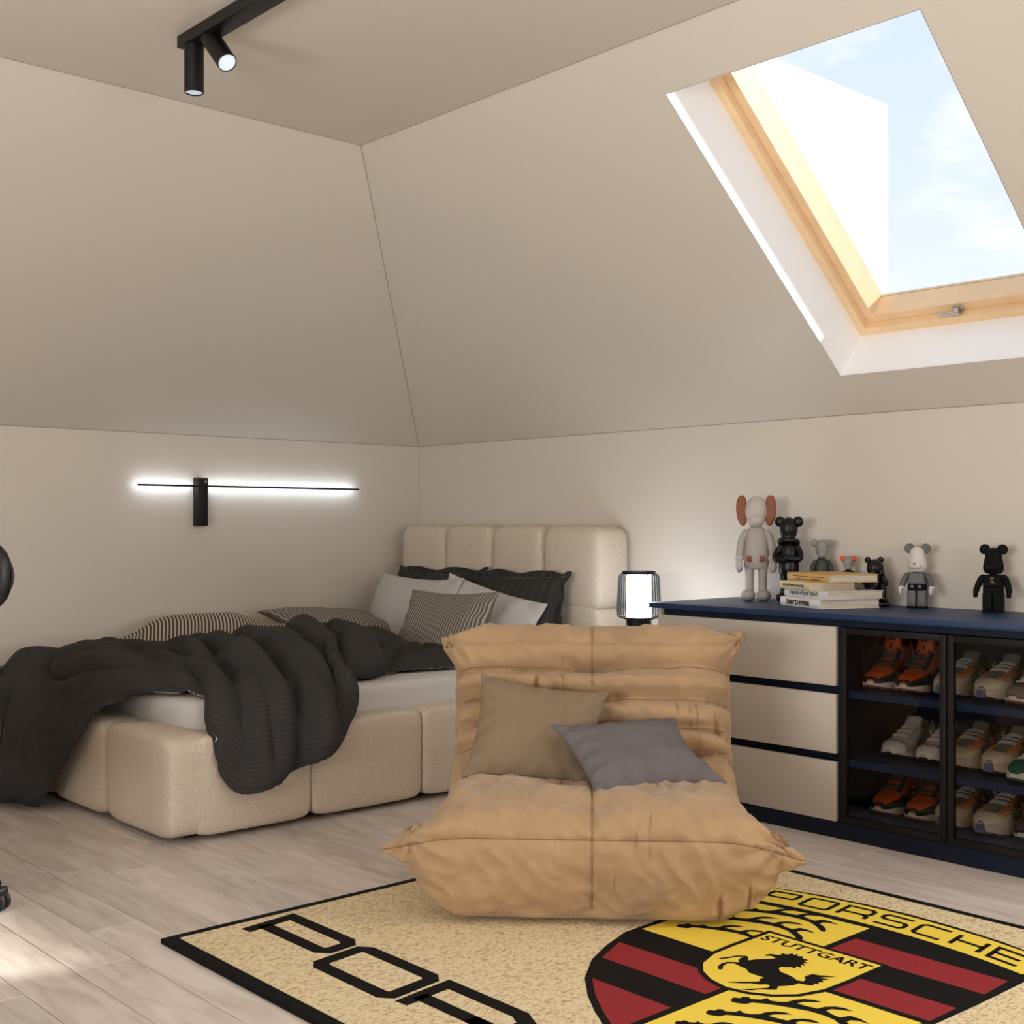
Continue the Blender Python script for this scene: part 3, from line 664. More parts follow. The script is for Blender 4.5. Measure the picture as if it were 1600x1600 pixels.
HORSE = [(1.095,1.015),(1.1,1.03),(1.115,1.037),(1.12,1.043),(1.116,1.055),(1.126,1.055),(1.131,1.061),(1.132,1.073),(1.141,1.066),(1.146,1.077),(1.152,1.065),(1.163,1.073),(1.169,1.062),(1.188,1.061),(1.182,1.049),(1.199,1.042),(1.19,1.034),(1.205,1.023),(1.192,1.021),(1.206,1.005),(1.191,1.005),(1.2,.99),(1.186,.992),(1.179,.982),(1.169,.976),(1.173,.962),(1.189,.948),(1.208,.946),(1.23,.94),(1.246,.931),(1.259,.936),(1.256,.95),(1.246,.957),(1.243,.971),(1.246,.991),(1.261,.995),(1.274,1.006),(1.287,1.012),(1.291,1.029),(1.289,1.009),(1.276,.994),(1.271,.983),(1.292,.99),(1.283,.972),(1.293,.968),(1.285,.955),(1.293,.948),(1.283,.943),(1.288,.933),(1.28,.924),(1.27,.922),(1.259,.918),(1.258,.9),(1.249,.884),(1.239,.869),(1.249,.849),(1.238,.837),(1.223,.824),(1.214,.805),(1.197,.792),(1.194,.794),(1.21,.815),(1.218,.827),(1.229,.845),(1.223,.861),(1.212,.858),(1.206,.848),(1.188,.839),(1.172,.822),(1.148,.805),(1.147,.809),(1.164,.828),(1.187,.854),(1.192,.862),(1.184,.877),(1.185,.89),(1.168,.889),(1.142,.89),(1.123,.905),(1.107,.907),(1.083,.913),(1.071,.9),(1.076,.88),(1.087,.864),(1.086,.856),(1.078,.857),(1.068,.871),(1.062,.89),(1.064,.909),(1.075,.92),(1.085,.928),(1.073,.941),(1.069,.956),(1.071,.968),(1.057,.952),(1.051,.93),(1.04,.91),(1.036,.916),(1.044,.935),(1.052,.959),(1.069,.976),(1.078,.973),(1.091,.954),(1.102,.977),(1.117,.996),(1.127,1.014),(1.111,1.02),(1.1,1.01)]
B().poly(HORSE, Z4, Z4 + .0002).build('badge_horse', M_print, rug, smooth=False, M=RM)
text('STUTTGART', .054, M_print, 'badge_lettering', rug, RM @ Matrix.Translation((1.163, 1.118, Z4)), .0001, .0012, 1.0)

# ------------------------------------------------------------------ fireside chair (low quilted lounge chair)
M_tan = mat('tan_microfibre', (178, 147, 111), .8, spec=.25, bump=.12, bscale=260, sheen=.25)
N = M_tan.node_tree.nodes; L = M_tan.node_tree.links
tq = N.new('ShaderNodeTexCoord'); mq = N.new('ShaderNodeMapping'); mq.inputs['Scale'].default_value = (38, 6, 3.2); L.new(tq.outputs['Object'], mq.inputs[0])
q1 = N.new('ShaderNodeTexNoise'); q1.inputs['Scale'].default_value = 1.5; q1.inputs['Detail'].default_value = 6; L.new(mq.outputs[0], q1.inputs['Vector'])
q2 = N.new('ShaderNodeTexNoise'); q2.inputs['Scale'].default_value = 4.5; q2.inputs['Detail'].default_value = 2; L.new(tq.outputs['Object'], q2.inputs['Vector'])
qm = N.new('ShaderNodeMath'); qm.operation = 'MULTIPLY'; L.new(q1.outputs['Fac'], qm.inputs[0]); L.new(q2.outputs['Fac'], qm.inputs[1])
qr = N.new('ShaderNodeValToRGB'); L.new(qm.outputs[0], qr.inputs[0])
qr.color_ramp.elements[0].position = .355; qr.color_ramp.elements[0].color = lin((178, 147, 111)); qr.color_ramp.elements[1].position = .45; qr.color_ramp.elements[1].color = lin((128, 93, 60))
q3 = N.new('ShaderNodeTexNoise'); q3.inputs['Scale'].default_value = 7; q3.inputs['Detail'].default_value = 5; L.new(tq.outputs['Object'], q3.inputs['Vector'])
q4 = N.new('ShaderNodeMapRange'); L.new(q3.outputs['Fac'], q4.inputs[0]); q4.inputs[1].default_value = .3; q4.inputs[2].default_value = .7; q4.inputs[3].default_value = .88; q4.inputs[4].default_value = 1.06
qv = N.new('ShaderNodeHueSaturation'); L.new(q4.outputs[0], qv.inputs['Value']); L.new(qr.outputs[0], qv.inputs['Color']); L.new(qv.outputs[0], N['Principled BSDF'].inputs['Base Color'])
M_seam = mat('tan_seam', (140, 106, 72), .9)

chair = empty('fireside_chair', (2.297, 2.239, .016)); tag(chair, 'low tan quilted fireside chair with pinched corners standing on the rug', 'chair')
CM = Matrix(((.69800823, .71608973, 0), (-.71608973, .69800823, 0), (0, 0, 1))).to_4x4()      # local x = across, y = depth, z = up
chair.matrix_world = Matrix.Translation((2.297, 2.239, .016)) @ CM
#        depth, height, half width
PROF = [(.050, .012, .412), (.000, .075, .456), (-.024, .155, .472), (-.028, .232, .468), (.000, .276, .452), (.055, .305, .425), (.14, .320, .412), (.27, .316, .412), (.42, .302, .420), (.55, .284, .432), (.625, .292, .438),
        (.672, .365, .436), (.705, .43, .432), (.735, .50, .432), (.768, .57, .436), (.800, .635, .442), (.835, .680, .440), (.880, .702, .428), (.925, .690, .432), (.955, .635, .440), (.965, .50, .436), (.970, .30, .43), (.972, .12, .42), (.945, .020, .39), (.80, .006, .38), (.45, .004, .39), (.2, .004, .405)]
NP, NW = 440, 141
PR = spline(PROF, NP, closed=True)
pt = PR[:, :2]; tan_ = np.roll(pt, -2, 0) - np.roll(pt, 2, 0); tan_ /= np.linalg.norm(tan_, axis=1)[:, None]
nor = np.stack([-tan_[:, 1], tan_[:, 0]], 1)        # outward (profile runs clockwise seen from the right)
if (nor * (pt - pt.mean(0))).sum() < 0: nor = -nor
def near(d, z): return int(np.argmin((pt[:, 0] - d) ** 2 + (pt[:, 1] - z) ** 2))
arc = np.arange(NP)
PLEAT = [near(*q) for q in ((.774, .582), (.729, .488), (.692, .405), (.660, .345))]
SEAT = [near(.30, .36), near(.46, .338)]
SEAM = near(-.028, .236)
front = np.zeros(NP); i0, i1 = near(.03, .04), near(.88, .702)
front[min(i0, i1):max(i0, i1)] = 1
u = np.sin(np.linspace(-1, 1, NW) * math.pi / 2 * .9) / math.sin(math.pi / 2 * .9)
P = np.zeros((NW, NP, 3)); ri = .085
for a, uu_ in enumerate(u):
    t = max(0, (abs(uu_) - .76) / .24); e = ri * (1 - math.sqrt(max(0, 1 - t ** 2)))
    P[a, :, 0] = uu_ * PR[:, 2]; P[a, :, 1] = pt[:, 0] - nor[:, 0] * e; P[a, :, 2] = pt[:, 1] - nor[:, 1] * e
NN = np.zeros_like(P); NN[:, :, 1] = nor[:, 0]; NN[:, :, 2] = nor[:, 1]
dd = np.zeros((NW, NP)); X = P[:, :, 0]
du_arc = np.linalg.norm(np.diff(pt, axis=0), axis=1).mean()
def crease(c, w): return np.exp(-((arc - c) * du_arc / w) ** 2)[None, :]
wav = np.array([[mnoise.noise(Vector((x * 5.0, k * .035, 1.7))) for k in range(NP)] for x in X[:, 0]])
for k, c in enumerate(PLEAT):
    wob = 2.5 * np.sin(X * 5 + k)
    g = np.exp(-((arc[None] - c - wob * .6) * du_arc / .009) ** 2); g2 = np.exp(-((arc[None] - c - wob * .6) * du_arc / .026) ** 2)
    dd -= (.020 * g + .030 * g2 - .016) * (.9 + .5 * wav) * (np.abs(arc[None] - c) * du_arc < .07)
    P[:, :, 0] *= 1 - .035 * g2
    # puckers running out of the centre seam at every pleat
    dd -= .016 * np.exp(-(X / .030) ** 2) * crease(c, .018)
    for sg_ in (-1, 1):
        for dz_ in (.026, .05):
            along = np.abs(X) - .02; line = (arc[None] - c) * du_arc - sg_ * along * dz_ * 6
            dd -= .010 * np.exp(-(line / .010) ** 2) * np.exp(-((np.abs(X) - .07) / .055) ** 2) * front[None]
for c in SEAT:
    dd -= .007 * np.exp(-((arc[None] - c - 3 * np.sin(X * 4)) * du_arc / .02) ** 2) * (.6 + wav)
dd -= front[None] * (.0075 * np.exp(-(X / .004) ** 2) + .008 * np.exp(-(X / .05) ** 2))
dd -= .030 * np.exp(-(X / .13) ** 2) * crease(near(.50, .33), .11)          # dip in the middle of the seat
dd -= .016 * np.exp(-(X / .09) ** 2) * crease(near(.06, .345), .05)
dd -= .006 * crease(SEAM, .005) + .004 * crease(SEAM, .02)
# creased cloth
fz = np.zeros((NW, NP))
for a in range(NW):
    for k in range(0, NP):
        if front[k]:
            q = Vector((X[a, k], P[a, k, 1], P[a, k, 2]))
            n1_ = mnoise.noise(Vector((q.x * 7, q.y * 7 + 4, q.z * 9))); n2_ = mnoise.noise(Vector((q.x * 16 + q.z * 9, q.y * 8, q.z * 13 + 3)))
            n3_ = mnoise.noise(Vector((q.x * 26 - q.z * 12, q.y * 14, q.z * 24 + 8))); fz[a, k] = .012 * n1_ + .0075 * (1 - abs(n2_) * 2.6) + .0018 * (1 - abs(n3_) * 3)
dd += fz
# gathers along both side edges, deeper where the pleats end
eg = np.clip((np.abs(u)[:, None] - .78) / .22, 0, 1)
dd += eg * .006 * np.sin(arc[None] * du_arc / .020 * 2 + np.sign(X) * .7) * np.clip(front + .3, 0, 1)[None]
# bottom hem scallops
hem = near(.03, .03)
dd += crease(hem, .02) * .005 * np.sin(X / .032)
P = P + NN * dd[:, :, None]
def ear(sgn, d, z, vec, sig):
    root = np.array([sgn * .45, d, z]); r = np.linalg.norm((P - root) * (1, 1, 1.15), axis=2)
    wgt = np.exp(-(r / sig) ** 1.25) * np.clip((np.abs(P[:, :, 0]) - .30) / .12, 0, 1)
    P[:] += wgt[:, :, None] * np.array(vec)
ear(-1, -.005, .235, (-.115, -.02, -.035), .058); ear(1, -.005, .225, (.105, -.02, -.045), .058)
ear(-1, .85, .655, (-.095, .0, .012), .048); ear(1, .85, .665, (.100, .0, .032), .048)
# radiating puckers round the pinched corners
for sgn, d, z in ((-1, 0, .235), (1, 0, .225), (-1, .85, .66), (1, .85, .67)):
    rel_ = P - np.array([sgn * .47, d, z]); r = np.linalg.norm(rel_, axis=2); an = np.arctan2(rel_[:, :, 2], -sgn * rel_[:, :, 0] + 1e-6)
    P += NN * (np.exp(-(r / .11) ** 2) * .010 * np.sin(an * 9 + sgn))[:, :, None]
P[:, :, 2] = np.maximum(P[:, :, 2], .001)
b = B(); b.grid(P, closed_v=True)
MED = spline([(.10, .17), (.35, .18), (.60, .17), (.76, .24), (.84, .42), (.885, .62)], 60)
def side_web(a, sgn):
    R = P[a]; tg = np.array([MED[np.argmin(((MED - R[k, 1:]) ** 2).sum(1))] for k in range(NP)])
    for _ in range(30): tg = (np.roll(tg, 1, 0) + tg * 2 + np.roll(tg, -1, 0)) / 4
    rings = []
    for q in np.linspace(0, 1, 9):
        yz = R[:, 1:] * (1 - q) + tg * q; xx = R[:, 0] * (1 - q) + q * sgn * np.abs(R[:, 0]).mean() + sgn * .016 * math.sin(q * math.pi / 2)
        rings.append(np.column_stack([xx, yz]))
    rings = np.array(rings); return rings if sgn > 0 else rings[:, ::-1]
b.grid(side_web(NW - 1, 1), closed_v=True); b.grid(side_web(0, -1), closed_v=True)
ob = b.build('quilted_body', M_tan, chair, ang=75)
bm = bmesh.new(); bm.from_mesh(ob.data); bmesh.ops.remove_doubles(bm, verts=bm.verts, dist=.0002); bmesh.ops.recalc_face_normals(bm, faces=bm.faces); bm.to_mesh(ob.data); bm.free()
# seams: front cross seam and centre seam as thin piping sunk in the cloth
mid = NW // 2
ks = [k for k in range(NP) if front[k]]
rng_k = [k for k in ks if pt[k, 0] < .9]
B().tube([P[mid, k] + NN[mid, k] * .001 for k in rng_k[::2]], .0017, 6).build('centre_seam', M_seam, chair)
B().tube([P[a, SEAM] + NN[a, SEAM] * .0008 for a in range(4, NW - 4)], .0016, 6).build('front_seam', M_seam, chair)
for c in PLEAT: B().tube([P[a, c] + NN[a, c] * .0006 for a in range(6, NW - 6)], .0014, 5).build('pleat_seam', M_seam, chair)
B().ball((0, P[mid, PLEAT[1], 1] - .004, P[mid, PLEAT[1], 2] + .003), (.010, .006, .008), 8).build('tuft_button', M_tan, chair)

# two cushions on the lounge chair
M_khaki = mat('khaki_linen', (140, 122, 98), .9, spec=.2, bump=.35, bscale=420, var=.05, vscale=60)
M_slate = mat('slate_linen', (112, 107, 107), .9, spec=.2, bump=.35, bscale=420, var=.05, vscale=60)
def lp(x, y, z): return tuple(chair.matrix_world @ Vector((x, y, z)))
def ld(x, y, z): return tuple(CM @ Vector((x, y, z)))
def put_cushion(label, w, h, puff, x, y, z, xd, yd, m, seed):
    b = pillow(w, h, puff, n=44, m=40, seed=seed, pinch=.13); o = b.build('cushion', m, ang=80)
    o.matrix_world = frame(lp(x, y, z), ld(*xd), ld(*yd)); subsurf(o); tag(o, label, 'cushion', 'cushions on the fireside chair')
put_cushion('khaki linen cushion leaning on the backrest, behind the slate grey one', .40, .355, .13, -.165, .545, .405, (.36, .0, -.050), (.06, .18, .225), M_khaki, 11)
put_cushion('slate grey linen cushion tilted in front of the khaki one', .43, .32, .12, .128, .398, .374, (.35, .19, -.010), (-.10, .22, .125), M_slate, 12)

# ------------------------------------------------------------------ low cabinet with drawers and glazed shoe compartment
XF, CY1, CY0, CD = 3.605, 3.168, 1.56, 4.118     # front plane, left end, right end, back
YD = 2.372                                        # drawers / glass doors boundary
M_navy2 = mat('navy_carcass', (15, 26, 45), .55, spec=.25)
M_dframe = mat('dark_bronze_frame', (22, 18, 15), .55, spec=.25)
cab = empty('cabinet', (XF, 2.36, 0)); tag(cab, 'low navy cabinet with three taupe drawers and two smoked glass doors', 'cabinet')
c = lambda *a, **k: rel(B().box(*a, **k), cab)
c((XF - .022, CY0, .733), (CD, CY1 + .022, .753), bev=.002).build('worktop', M_navy, cab)
c((XF + .012, CY0, .0), (CD, CY1 - .01, .056)).build('plinth', M_navy2, cab, smooth=False)
c((XF + .018, CY0, .709), (CD, CY1 - .004, .7325)).build('top_rail', M_navy2, cab, smooth=False)
c((XF + .004, CY1 - .018, .056), (CD, CY1, .7325)).build('side_panel', M_taupe, cab, smooth=False)
c((XF + .02, YD - .006, .056), (CD, YD + .012, .709)).build('divider_panel', M_navy2, cab, smooth=False)
c((XF + .0, CY0 - .018, .0), (CD, CY0, .7325)).build('side_panel', M_navy2, cab, smooth=False)
c((CD - .012, CY0, .056), (CD, CY1 - .018, .7325)).build('back_panel', M_navy2, cab, smooth=False)
c((XF + .03, CY0, .050), (CD - .012, YD - .006, .078)).build('bottom_board', M_navy, cab, smooth=False)
for z in (.256, .484): c((XF + .022, CY0, z - .012), (CD - .012, YD - .006, z + .012)).build('shelf_board', M_navy, cab, smooth=False)
for z in (.270, .496): c((XF + .045, YD + .012, z - .016), (XF + .065, CY1 - .018, z + .016)).build('drawer_rail', M_navy2, cab, smooth=False)
for z0, z1 in ((.058, .256), (.284, .482), (.510, .708)):
    d = c((XF, YD + .010, z0), (XF + .020, CY1 - .002, z1), bev=.0015).build('drawer', M_taupe, cab)
    c((XF + .02, YD + .02, z0 + .01), (CD - .06, CY1 - .03, z1 - .05)).build('drawer_box', M_navy2, d, smooth=False)
for y0, y1 in ((1.9865, YD - .008), (CY0 + .004, 1.9815)):
    w = .0205; z0, z1 = .060, .706
    dr = empty('glass_door'); dr.parent = cab
    for a, e in (((XF, y0, z0), (XF + .019, y0 + w, z1)), ((XF, y1 - w, z0), (XF + .019, y1, z1)), ((XF, y0 + w, z0), (XF + .019, y1 - w, z0 + w)), ((XF, y0 + w, z1 - w), (XF + .019, y1 - w, z1))):
        c(a, e, bev=.0008).build('door_frame', M_dframe, dr)
    q = [(XF + .010, y0 + w, z0 + w), (XF + .010, y1 - w, z0 + w), (XF + .010, y1 - w, z1 - w), (XF + .010, y0 + w, z1 - w)]
    rel(B().add(q, [(0, 1, 2, 3)]), cab).build('glass_panel', M_smoke, dr, smooth=False)

# ------------------------------------------------------------------ sneakers
def cmat(n, c, r=.55, **k): return mat(n, c, r, **k)
K_orange = cmat('orange_leather', (204, 84, 24)); K_black = cmat('black_leather', (26, 24, 22)); K_white = cmat('white_rubber', (226, 218, 208)); K_offw = cmat('off_white_knit', (205, 198, 188), .8, bump=.4, bscale=350)
K_cream = cmat('cream_rubber', (212, 196, 170)); K_tan = cmat('orange_suede', (206, 128, 62), .85); K_grey = cmat('grey_mesh', (128, 124, 112), .85); K_blue = cmat('blue_grey_rubber', (98, 104, 142)); K_lace = cmat('pale_laces', (196, 192, 184), .85)
K_green = cmat('green_suede', (20, 92, 72), .8); K_brown = cmat('brown_suede', (112, 84, 62), .85); K_plum = cmat('plum_suede', (62, 44, 66), .85); K_gum = cmat('red_gum_rubber', (120, 46, 30)); K_dark = cmat('shoe_lining', (30, 28, 27), .9); K_lgrey = cmat('light_grey_leather', (178, 174, 166))

def shoe(spec):
    L_, Wd = spec.get('L', .295), spec.get('W', .104)
    NT, NS = 34, 27
    T = np.linspace(0, 1, NT)
    plan = np.interp(T, [0, .03, .10, .25, .40, .55, .70, .80, .90, .96, 1], [.34, .58, .74, .76, .74, .86, .99, 1.0, .80, .52, .22]) * Wd / 2
    cent = np.interp(T, [0, .3, .55, .75, 1], [0, .0, .002, .003, .0])
    sole = np.interp(T, [0, .2, .5, .75, 1], spec['sole'])
    top = np.interp(T, spec['tt'], spec['tz'])
    to = spec['open']
    zb = .014 * np.clip((T - .72) / .28, 0, 1) ** 2 * spec.get('spring', 1) + .003 * np.clip((.08 - T) / .08, 0, 1)
    U = np.zeros((NT, NS, 3)); ang = np.linspace(0, math.pi, NS)
    for i, t in enumerate(T):
        w = plan[i] * .94; s0 = sole[i] - .006; h = max(top[i], s0 + .012)
        x = t * L_
        if t < to:
            m = NS // 2; k = 0
            sec = []
            lean = .60 if t > .08 else .45
            for q in np.linspace(0, 1, 10): sec.append((w * (1 - (1 - lean) * q ** 1.6) * (1 + .10 * math.sin(q * math.pi)), s0 + (h - s0) * q))
            sec.append((w * lean * .86, h + .002)); sec.append((w * lean * .74, h - .006)); sec.append((w * lean * .70, s0 + .03))
            full = sec + [(0, s0 + .024)] + [(-a, b_) for a, b_ in sec[::-1]]
            for k, (yy, zz) in enumerate(full): U[i, k] = (x, cent[i] + yy, zz)
        else:
            for k, a in enumerate(ang):
                ca, sa = math.cos(a), math.sin(a)
                yy = w * math.copysign(abs(ca) ** .75, ca); zz = s0 + (h - s0) * sa ** .62
                U[i, k] = (x, cent[i] + yy, zz)
    nU = gnormal(U); c_ = U.mean(1, keepdims=True)
    if (nU * (U - c_)).sum() < 0: nU = -nU
    root = empty('sneaker')
    b = B(); b.grid(U); b.f.append(tuple(range(NS))); b.f.append(tuple((NT - 1) * NS + k for k in range(NS))[::-1]); b.build('upper', spec['upper'], root, ang=50)
    def patch(name, m, fn, off=.0016):
        b = B(); keep = {}
        for i in range(NT - 1):
            for k in range(NS - 1):
                q = [(i, k), (i + 1, k), (i + 1, k + 1), (i, k + 1)]
                tm = (T[i] + T[i + 1]) / 2; P_ = sum(U[a, c2] for a, c2 in q) / 4; km = (k + .5) / (NS - 1)
                if fn(tm, min(km, 1 - km) * 2, P_):
                    ids = []
                    for v in q:
                        if v not in keep: keep[v] = len(b.v); b.v.append(tuple(U[v] + nU[v] * off))
                        ids.append(keep[v])
                    b.f.append(tuple(ids))
        if b.f:
            o = b.build(name, m, root, ang=50); sm = o.modifiers.new('thickness', 'SOLIDIFY'); sm.thickness = .0022; sm.offset = -1
    for nm, m, fn in spec['patches']: patch(nm, m, fn)
    # collar lining
    # midsole and outsole from the outline
    def slab(name, m, zlo, zhi, k, jag=0):
        ol = []; 
        for i in range(NT): ol.append((T[i] * L_, cent[i] + plan[i] * k, i))
        for i in range(NT - 1, -1, -1): ol.append((T[i] * L_, cent[i] - plan[i] * k, i))
        x0 = L_ / 2
        V0 = [((x - x0) * (1 + (k - 1) * .35) + x0, y, zlo(i)) for x, y, i in ol]; Vm = [((x - x0) * (1 + (k - 1) * .7) + x0, y * 1.03, (zlo(i) + zhi(i)) / 2) for x, y, i in ol]; V1 = [((x - x0) * (1 + (k - 1) * .35) + x0, y * .98, zhi(i)) for x, y, i in ol]
        n = len(ol); b = B().add(V0 + Vm + V1, [(i, (i + 1) % n, n + (i + 1) % n, n + i) for i in range(n)] + [(n + i, n + (i + 1) % n, 2 * n + (i + 1) % n, 2 * n + i) for i in range(n)] + [(i, i + 1, 2 * NT - 2 - i, 2 * NT - 1 - i) for i in range(NT - 1)] + [(2 * n + i, 2 * n + i + 1, 2 * n + 2 * NT - 2 - i, 2 * n + 2 * NT - 1 - i)[::-1] for i in range(NT - 1)])
        return b.build(name, m, root, ang=40)
    so = spec.get('out_h', .008)
    slab('midsole', spec['mid'], lambda i: zb[i] + so * .9, lambda i: sole[i], 1.03)
    slab('outsole', spec['outsole'], lambda i: zb[i], lambda i: zb[i] + so, 1.0)
    if spec.get('bumper'):
        # rubber toe guard that climbs over the toe tip
        iU = [i for i in range(NT) if T[i] > .90]
        b = B()
        bw = .022
        for yy in (0,):
            pts = [(L_ * 1.028, -bw * .75, zb[-1] + .002), (L_ * 1.028, bw * .75, zb[-1] + .002), (L_ * 1.02, bw * .55, sole[-1] * .95), (L_ * 1.02, -bw * .55, sole[-1] * .95)]
            back = [(x - .03, y * 1.25, z) for x, y, z in pts]
            b.add(pts + back, [(0, 1, 2, 3), (4, 7, 6, 5), (0, 4, 5, 1), (1, 5, 6, 2), (2, 6, 7, 3), (3, 7, 4, 0)])
        b.build('toe_guard', spec['bumper'], root, ang=30)
    # tongue
    it = int(np.argmin(np.abs(T - to))); xt = T[it] * L_; tz = spec['tongue']
    n_ = 8; b = B(); tw = spec.get('tongue_w', .030); Pg = []
    for q in np.linspace(0, 1, n_):
        zt = top[it] - .012 + (tz - top[it] + .012) * q; xx = xt + .012 - spec.get('tongue_lean', .030) * q
        Pg.append([(xx - .010 * (a / tw) ** 2, a * (1 - .12 * q), zt - .004 * (a / tw) ** 2) for a in np.linspace(-tw, tw, 9)])
    b.grid(np.array(Pg)); o = b.build('tongue', spec['tongue_m'], root, ang=60); sm = o.modifiers.new('thickness', 'SOLIDIFY'); sm.thickness = .007; sm.offset = 0
    if spec.get('tag'):
        zt = top[it] + (tz - top[it]) * .72; xx = xt + .012 - spec.get('tongue_lean', .030) * .76 + .0035
        a_ = math.atan2(spec.get('tongue_lean', .03), tz - top[it] + .012)
        bb = B().box((-.001, -.011, -.011), (.002, .011, .011), .0008); bb.xf(Matrix.Translation((xx, 0, zt)) @ Matrix.Rotation(-a_, 4, 'Y')); bb.build('tongue_label', spec['tag'], root)
        bb = B().box((-.001, -.004, -.009), (.002, .004, .009), .0008); bb.xf(Matrix.Translation((xx + .008, 0, zt - .030)) @ Matrix.Rotation(-a_, 4, 'Y')); bb.build('lace_loop', spec['tag'], root)
    # laces
    for k, t in enumerate(np.linspace(to + .03, spec.get('lace_end', .70), spec.get('laces', 6))):
        i = int(np.argmin(np.abs(T - t))); m = NS // 2; span = 4
        pts = [U[i, j] + nU[i, j] * .0045 + np.array([(.004 if spec.get('cross') else 0) * (1 if j > m else -1) * (1 if k % 2 else -1), 0, 0]) for j in range(m - span, m + span + 1)]
        B().tube(pts, .0032, 6).build('lace', spec['lace'], root)
    if spec.get('swoosh'):
        for sgn in (-1, 1):
            line = [(.06, .62), (.16, .40), (.25, .30), (.36, .34), (.50, .55)]; wdt = [.002, .010, .012, .008, .001]
            S_ = spline(line, 16); ww = np.interp(np.linspace(0, 1, 16), np.linspace(0, 1, 5), wdt); vs = []
            for (t, zf), w_ in zip(S_, ww):
                i = int(np.clip(round(t * (NT - 1)), 0, NT - 1)); zz = sole[i] + (top[i] - sole[i]) * zf * .8
                col_ = U[i, :10] if sgn > 0 else U[i, -10:][::-1]; yy = np.interp(zz, col_[:, 2], col_[:, 1])
                for dz in (-w_, w_): vs.append((t * L_, yy + sgn * .0042, zz + dz))
            n = len(vs) // 2; b = B().add(vs, [(2 * i, 2 * i + 1, 2 * i + 3, 2 * i + 2) for i in range(n - 1)]); o = b.build('side_mark', spec['swoosh'], root); sm = o.modifiers.new('thickness', 'SOLIDIFY'); sm.thickness = .0024; sm.offset = 0
    return root
LOWT = [0, .06, .15, .26, .40, .47, .58, .72, .84, .93, 1]
HIGH = dict(upper=K_orange, mid=K_white, outsole=K_gum, sole=[.036, .033, .030, .030, .034], tt=[0, .06, .18, .30, .40, .44, .54, .66, .78, .90, 1], tz=[.148, .152, .140, .140, .150, .135, .108, .086, .070, .060, .040], open=.43, tongue=.182, tongue_m=K_orange, tongue_lean=.012, tag=K_black, lace=K_black, laces=7, lace_end=.72, swoosh=K_black,
            patches=[('toe_mudguard', K_black, lambda t, k, P: t > .66 and (k < .36 or t > .955)), ('eyestay', K_black, lambda t, k, P: .42 < t < .74 and .50 < k < .74), ('quarter_panel', K_lgrey, lambda t, k, P: t < .40 and k < .30), ('heel_counter', K_orange, lambda t, k, P: t < .16 and .30 < k < .70)])
RUN = dict(upper=K_offw, mid=K_white, outsole=K_dark, sole=[.034, .032, .026, .024, .026], tt=LOWT, tz=[.098, .100, .082, .074, .100, .098, .084, .068, .058, .050, .034], open=.44, tongue=.124, tongue_m=K_offw, lace=K_offw, laces=7, lace_end=.74, spring=1.3, bumper=K_dark,
           patches=[('toe_cap', K_white, lambda t, k, P: t > .84), ('heel_counter', K_white, lambda t, k, P: t < .2 and k < .6), ('side_band', K_lgrey, lambda t, k, P: .45 < t < .70 and .15 < k < .3)])
CHUNK = dict(upper=K_grey, mid=K_cream, outsole=K_dark, W=.112, sole=[.052, .050, .044, .046, .044], tt=LOWT, tz=[.112, .116, .096, .086, .116, .112, .100, .084, .074, .064, .050], open=.45, tongue=.138, tongue_m=K_grey, lace=K_lace, laces=5, lace_end=.68, bumper=K_blue, swoosh=K_grey,
             patches=[('toe_mudguard', K_cream, lambda t, k, P: t > .70 and (k < .50 or t > .86)), ('toe_overlay', K_tan, lambda t, k, P: .58 < t < .84 and .30 < k < .80), ('side_panel', K_tan, lambda t, k, P: .24 < t < .42 and k < .44), ('heel_counter', K_cream, lambda t, k, P: t < .14 and k < .6), ('eyestay', K_tan, lambda t, k, P: .45 < t < .64 and .52 < k < .70)])
SKATE = dict(upper=K_green, mid=K_white, outsole=K_green, sole=[.034, .032, .028, .028, .034], tt=LOWT, tz=[.104, .106, .086, .078, .102, .100, .086, .070, .062, .056, .040], open=.44, tongue=.140, tongue_m=K_green, tag=K_brown, lace=K_white, laces=8, lace_end=.76, cross=1,
             patches=[('toe_cap', K_green, lambda t, k, P: t > .80 and k > .2), ('toe_rand', K_white, lambda t, k, P: t > .62 and k < .22), ('eyestay', K_green, lambda t, k, P: .45 < t < .76 and .48 < k < .66)])
def variant(s, **k): d = dict(s); d.update(k); return d
BROWN = variant(SKATE, upper=K_brown, outsole=K_gum, tongue_m=K_plum, tag=None, patches=[('toe_cap', K_brown, lambda t, k, P: t > .78), ('eyestay', K_plum, lambda t, k, P: .45 < t < .76 and .48 < k < .66)])
PLUM = variant(SKATE, upper=K_plum, outsole=K_black, tongue_m=K_plum, tag=None, patches=[('toe_rand', K_black, lambda t, k, P: t > .62 and k < .26), ('eyestay', K_brown, lambda t, k, P: .45 < t < .76 and .48 < k < .66)])
ZS = (.0785, .2685, .4965)
def put_pair(src, z, y0, y1, xt, rz, group, la, lb):
    a, b2 = src; Ls = .295
    for o, y, lab in ((a, y0, la), (b2, y1, lb)):
        o.location = (xt + Ls * math.cos(rz), y + Ls * math.sin(rz), z); o.rotation_euler = (0, 0, math.pi + rz); tag(o, lab, 'shoe', group)
hi = shoe(HIGH); put_pair((hi, dup(hi)), ZS[2], 2.288, 2.168, 3.665, .10, 'orange high-top pair on the top shelf', 'orange and black high-top sneaker on the top shelf, the one nearer the drawers', 'orange and black high-top sneaker on the top shelf, the one beside the cream shoe')
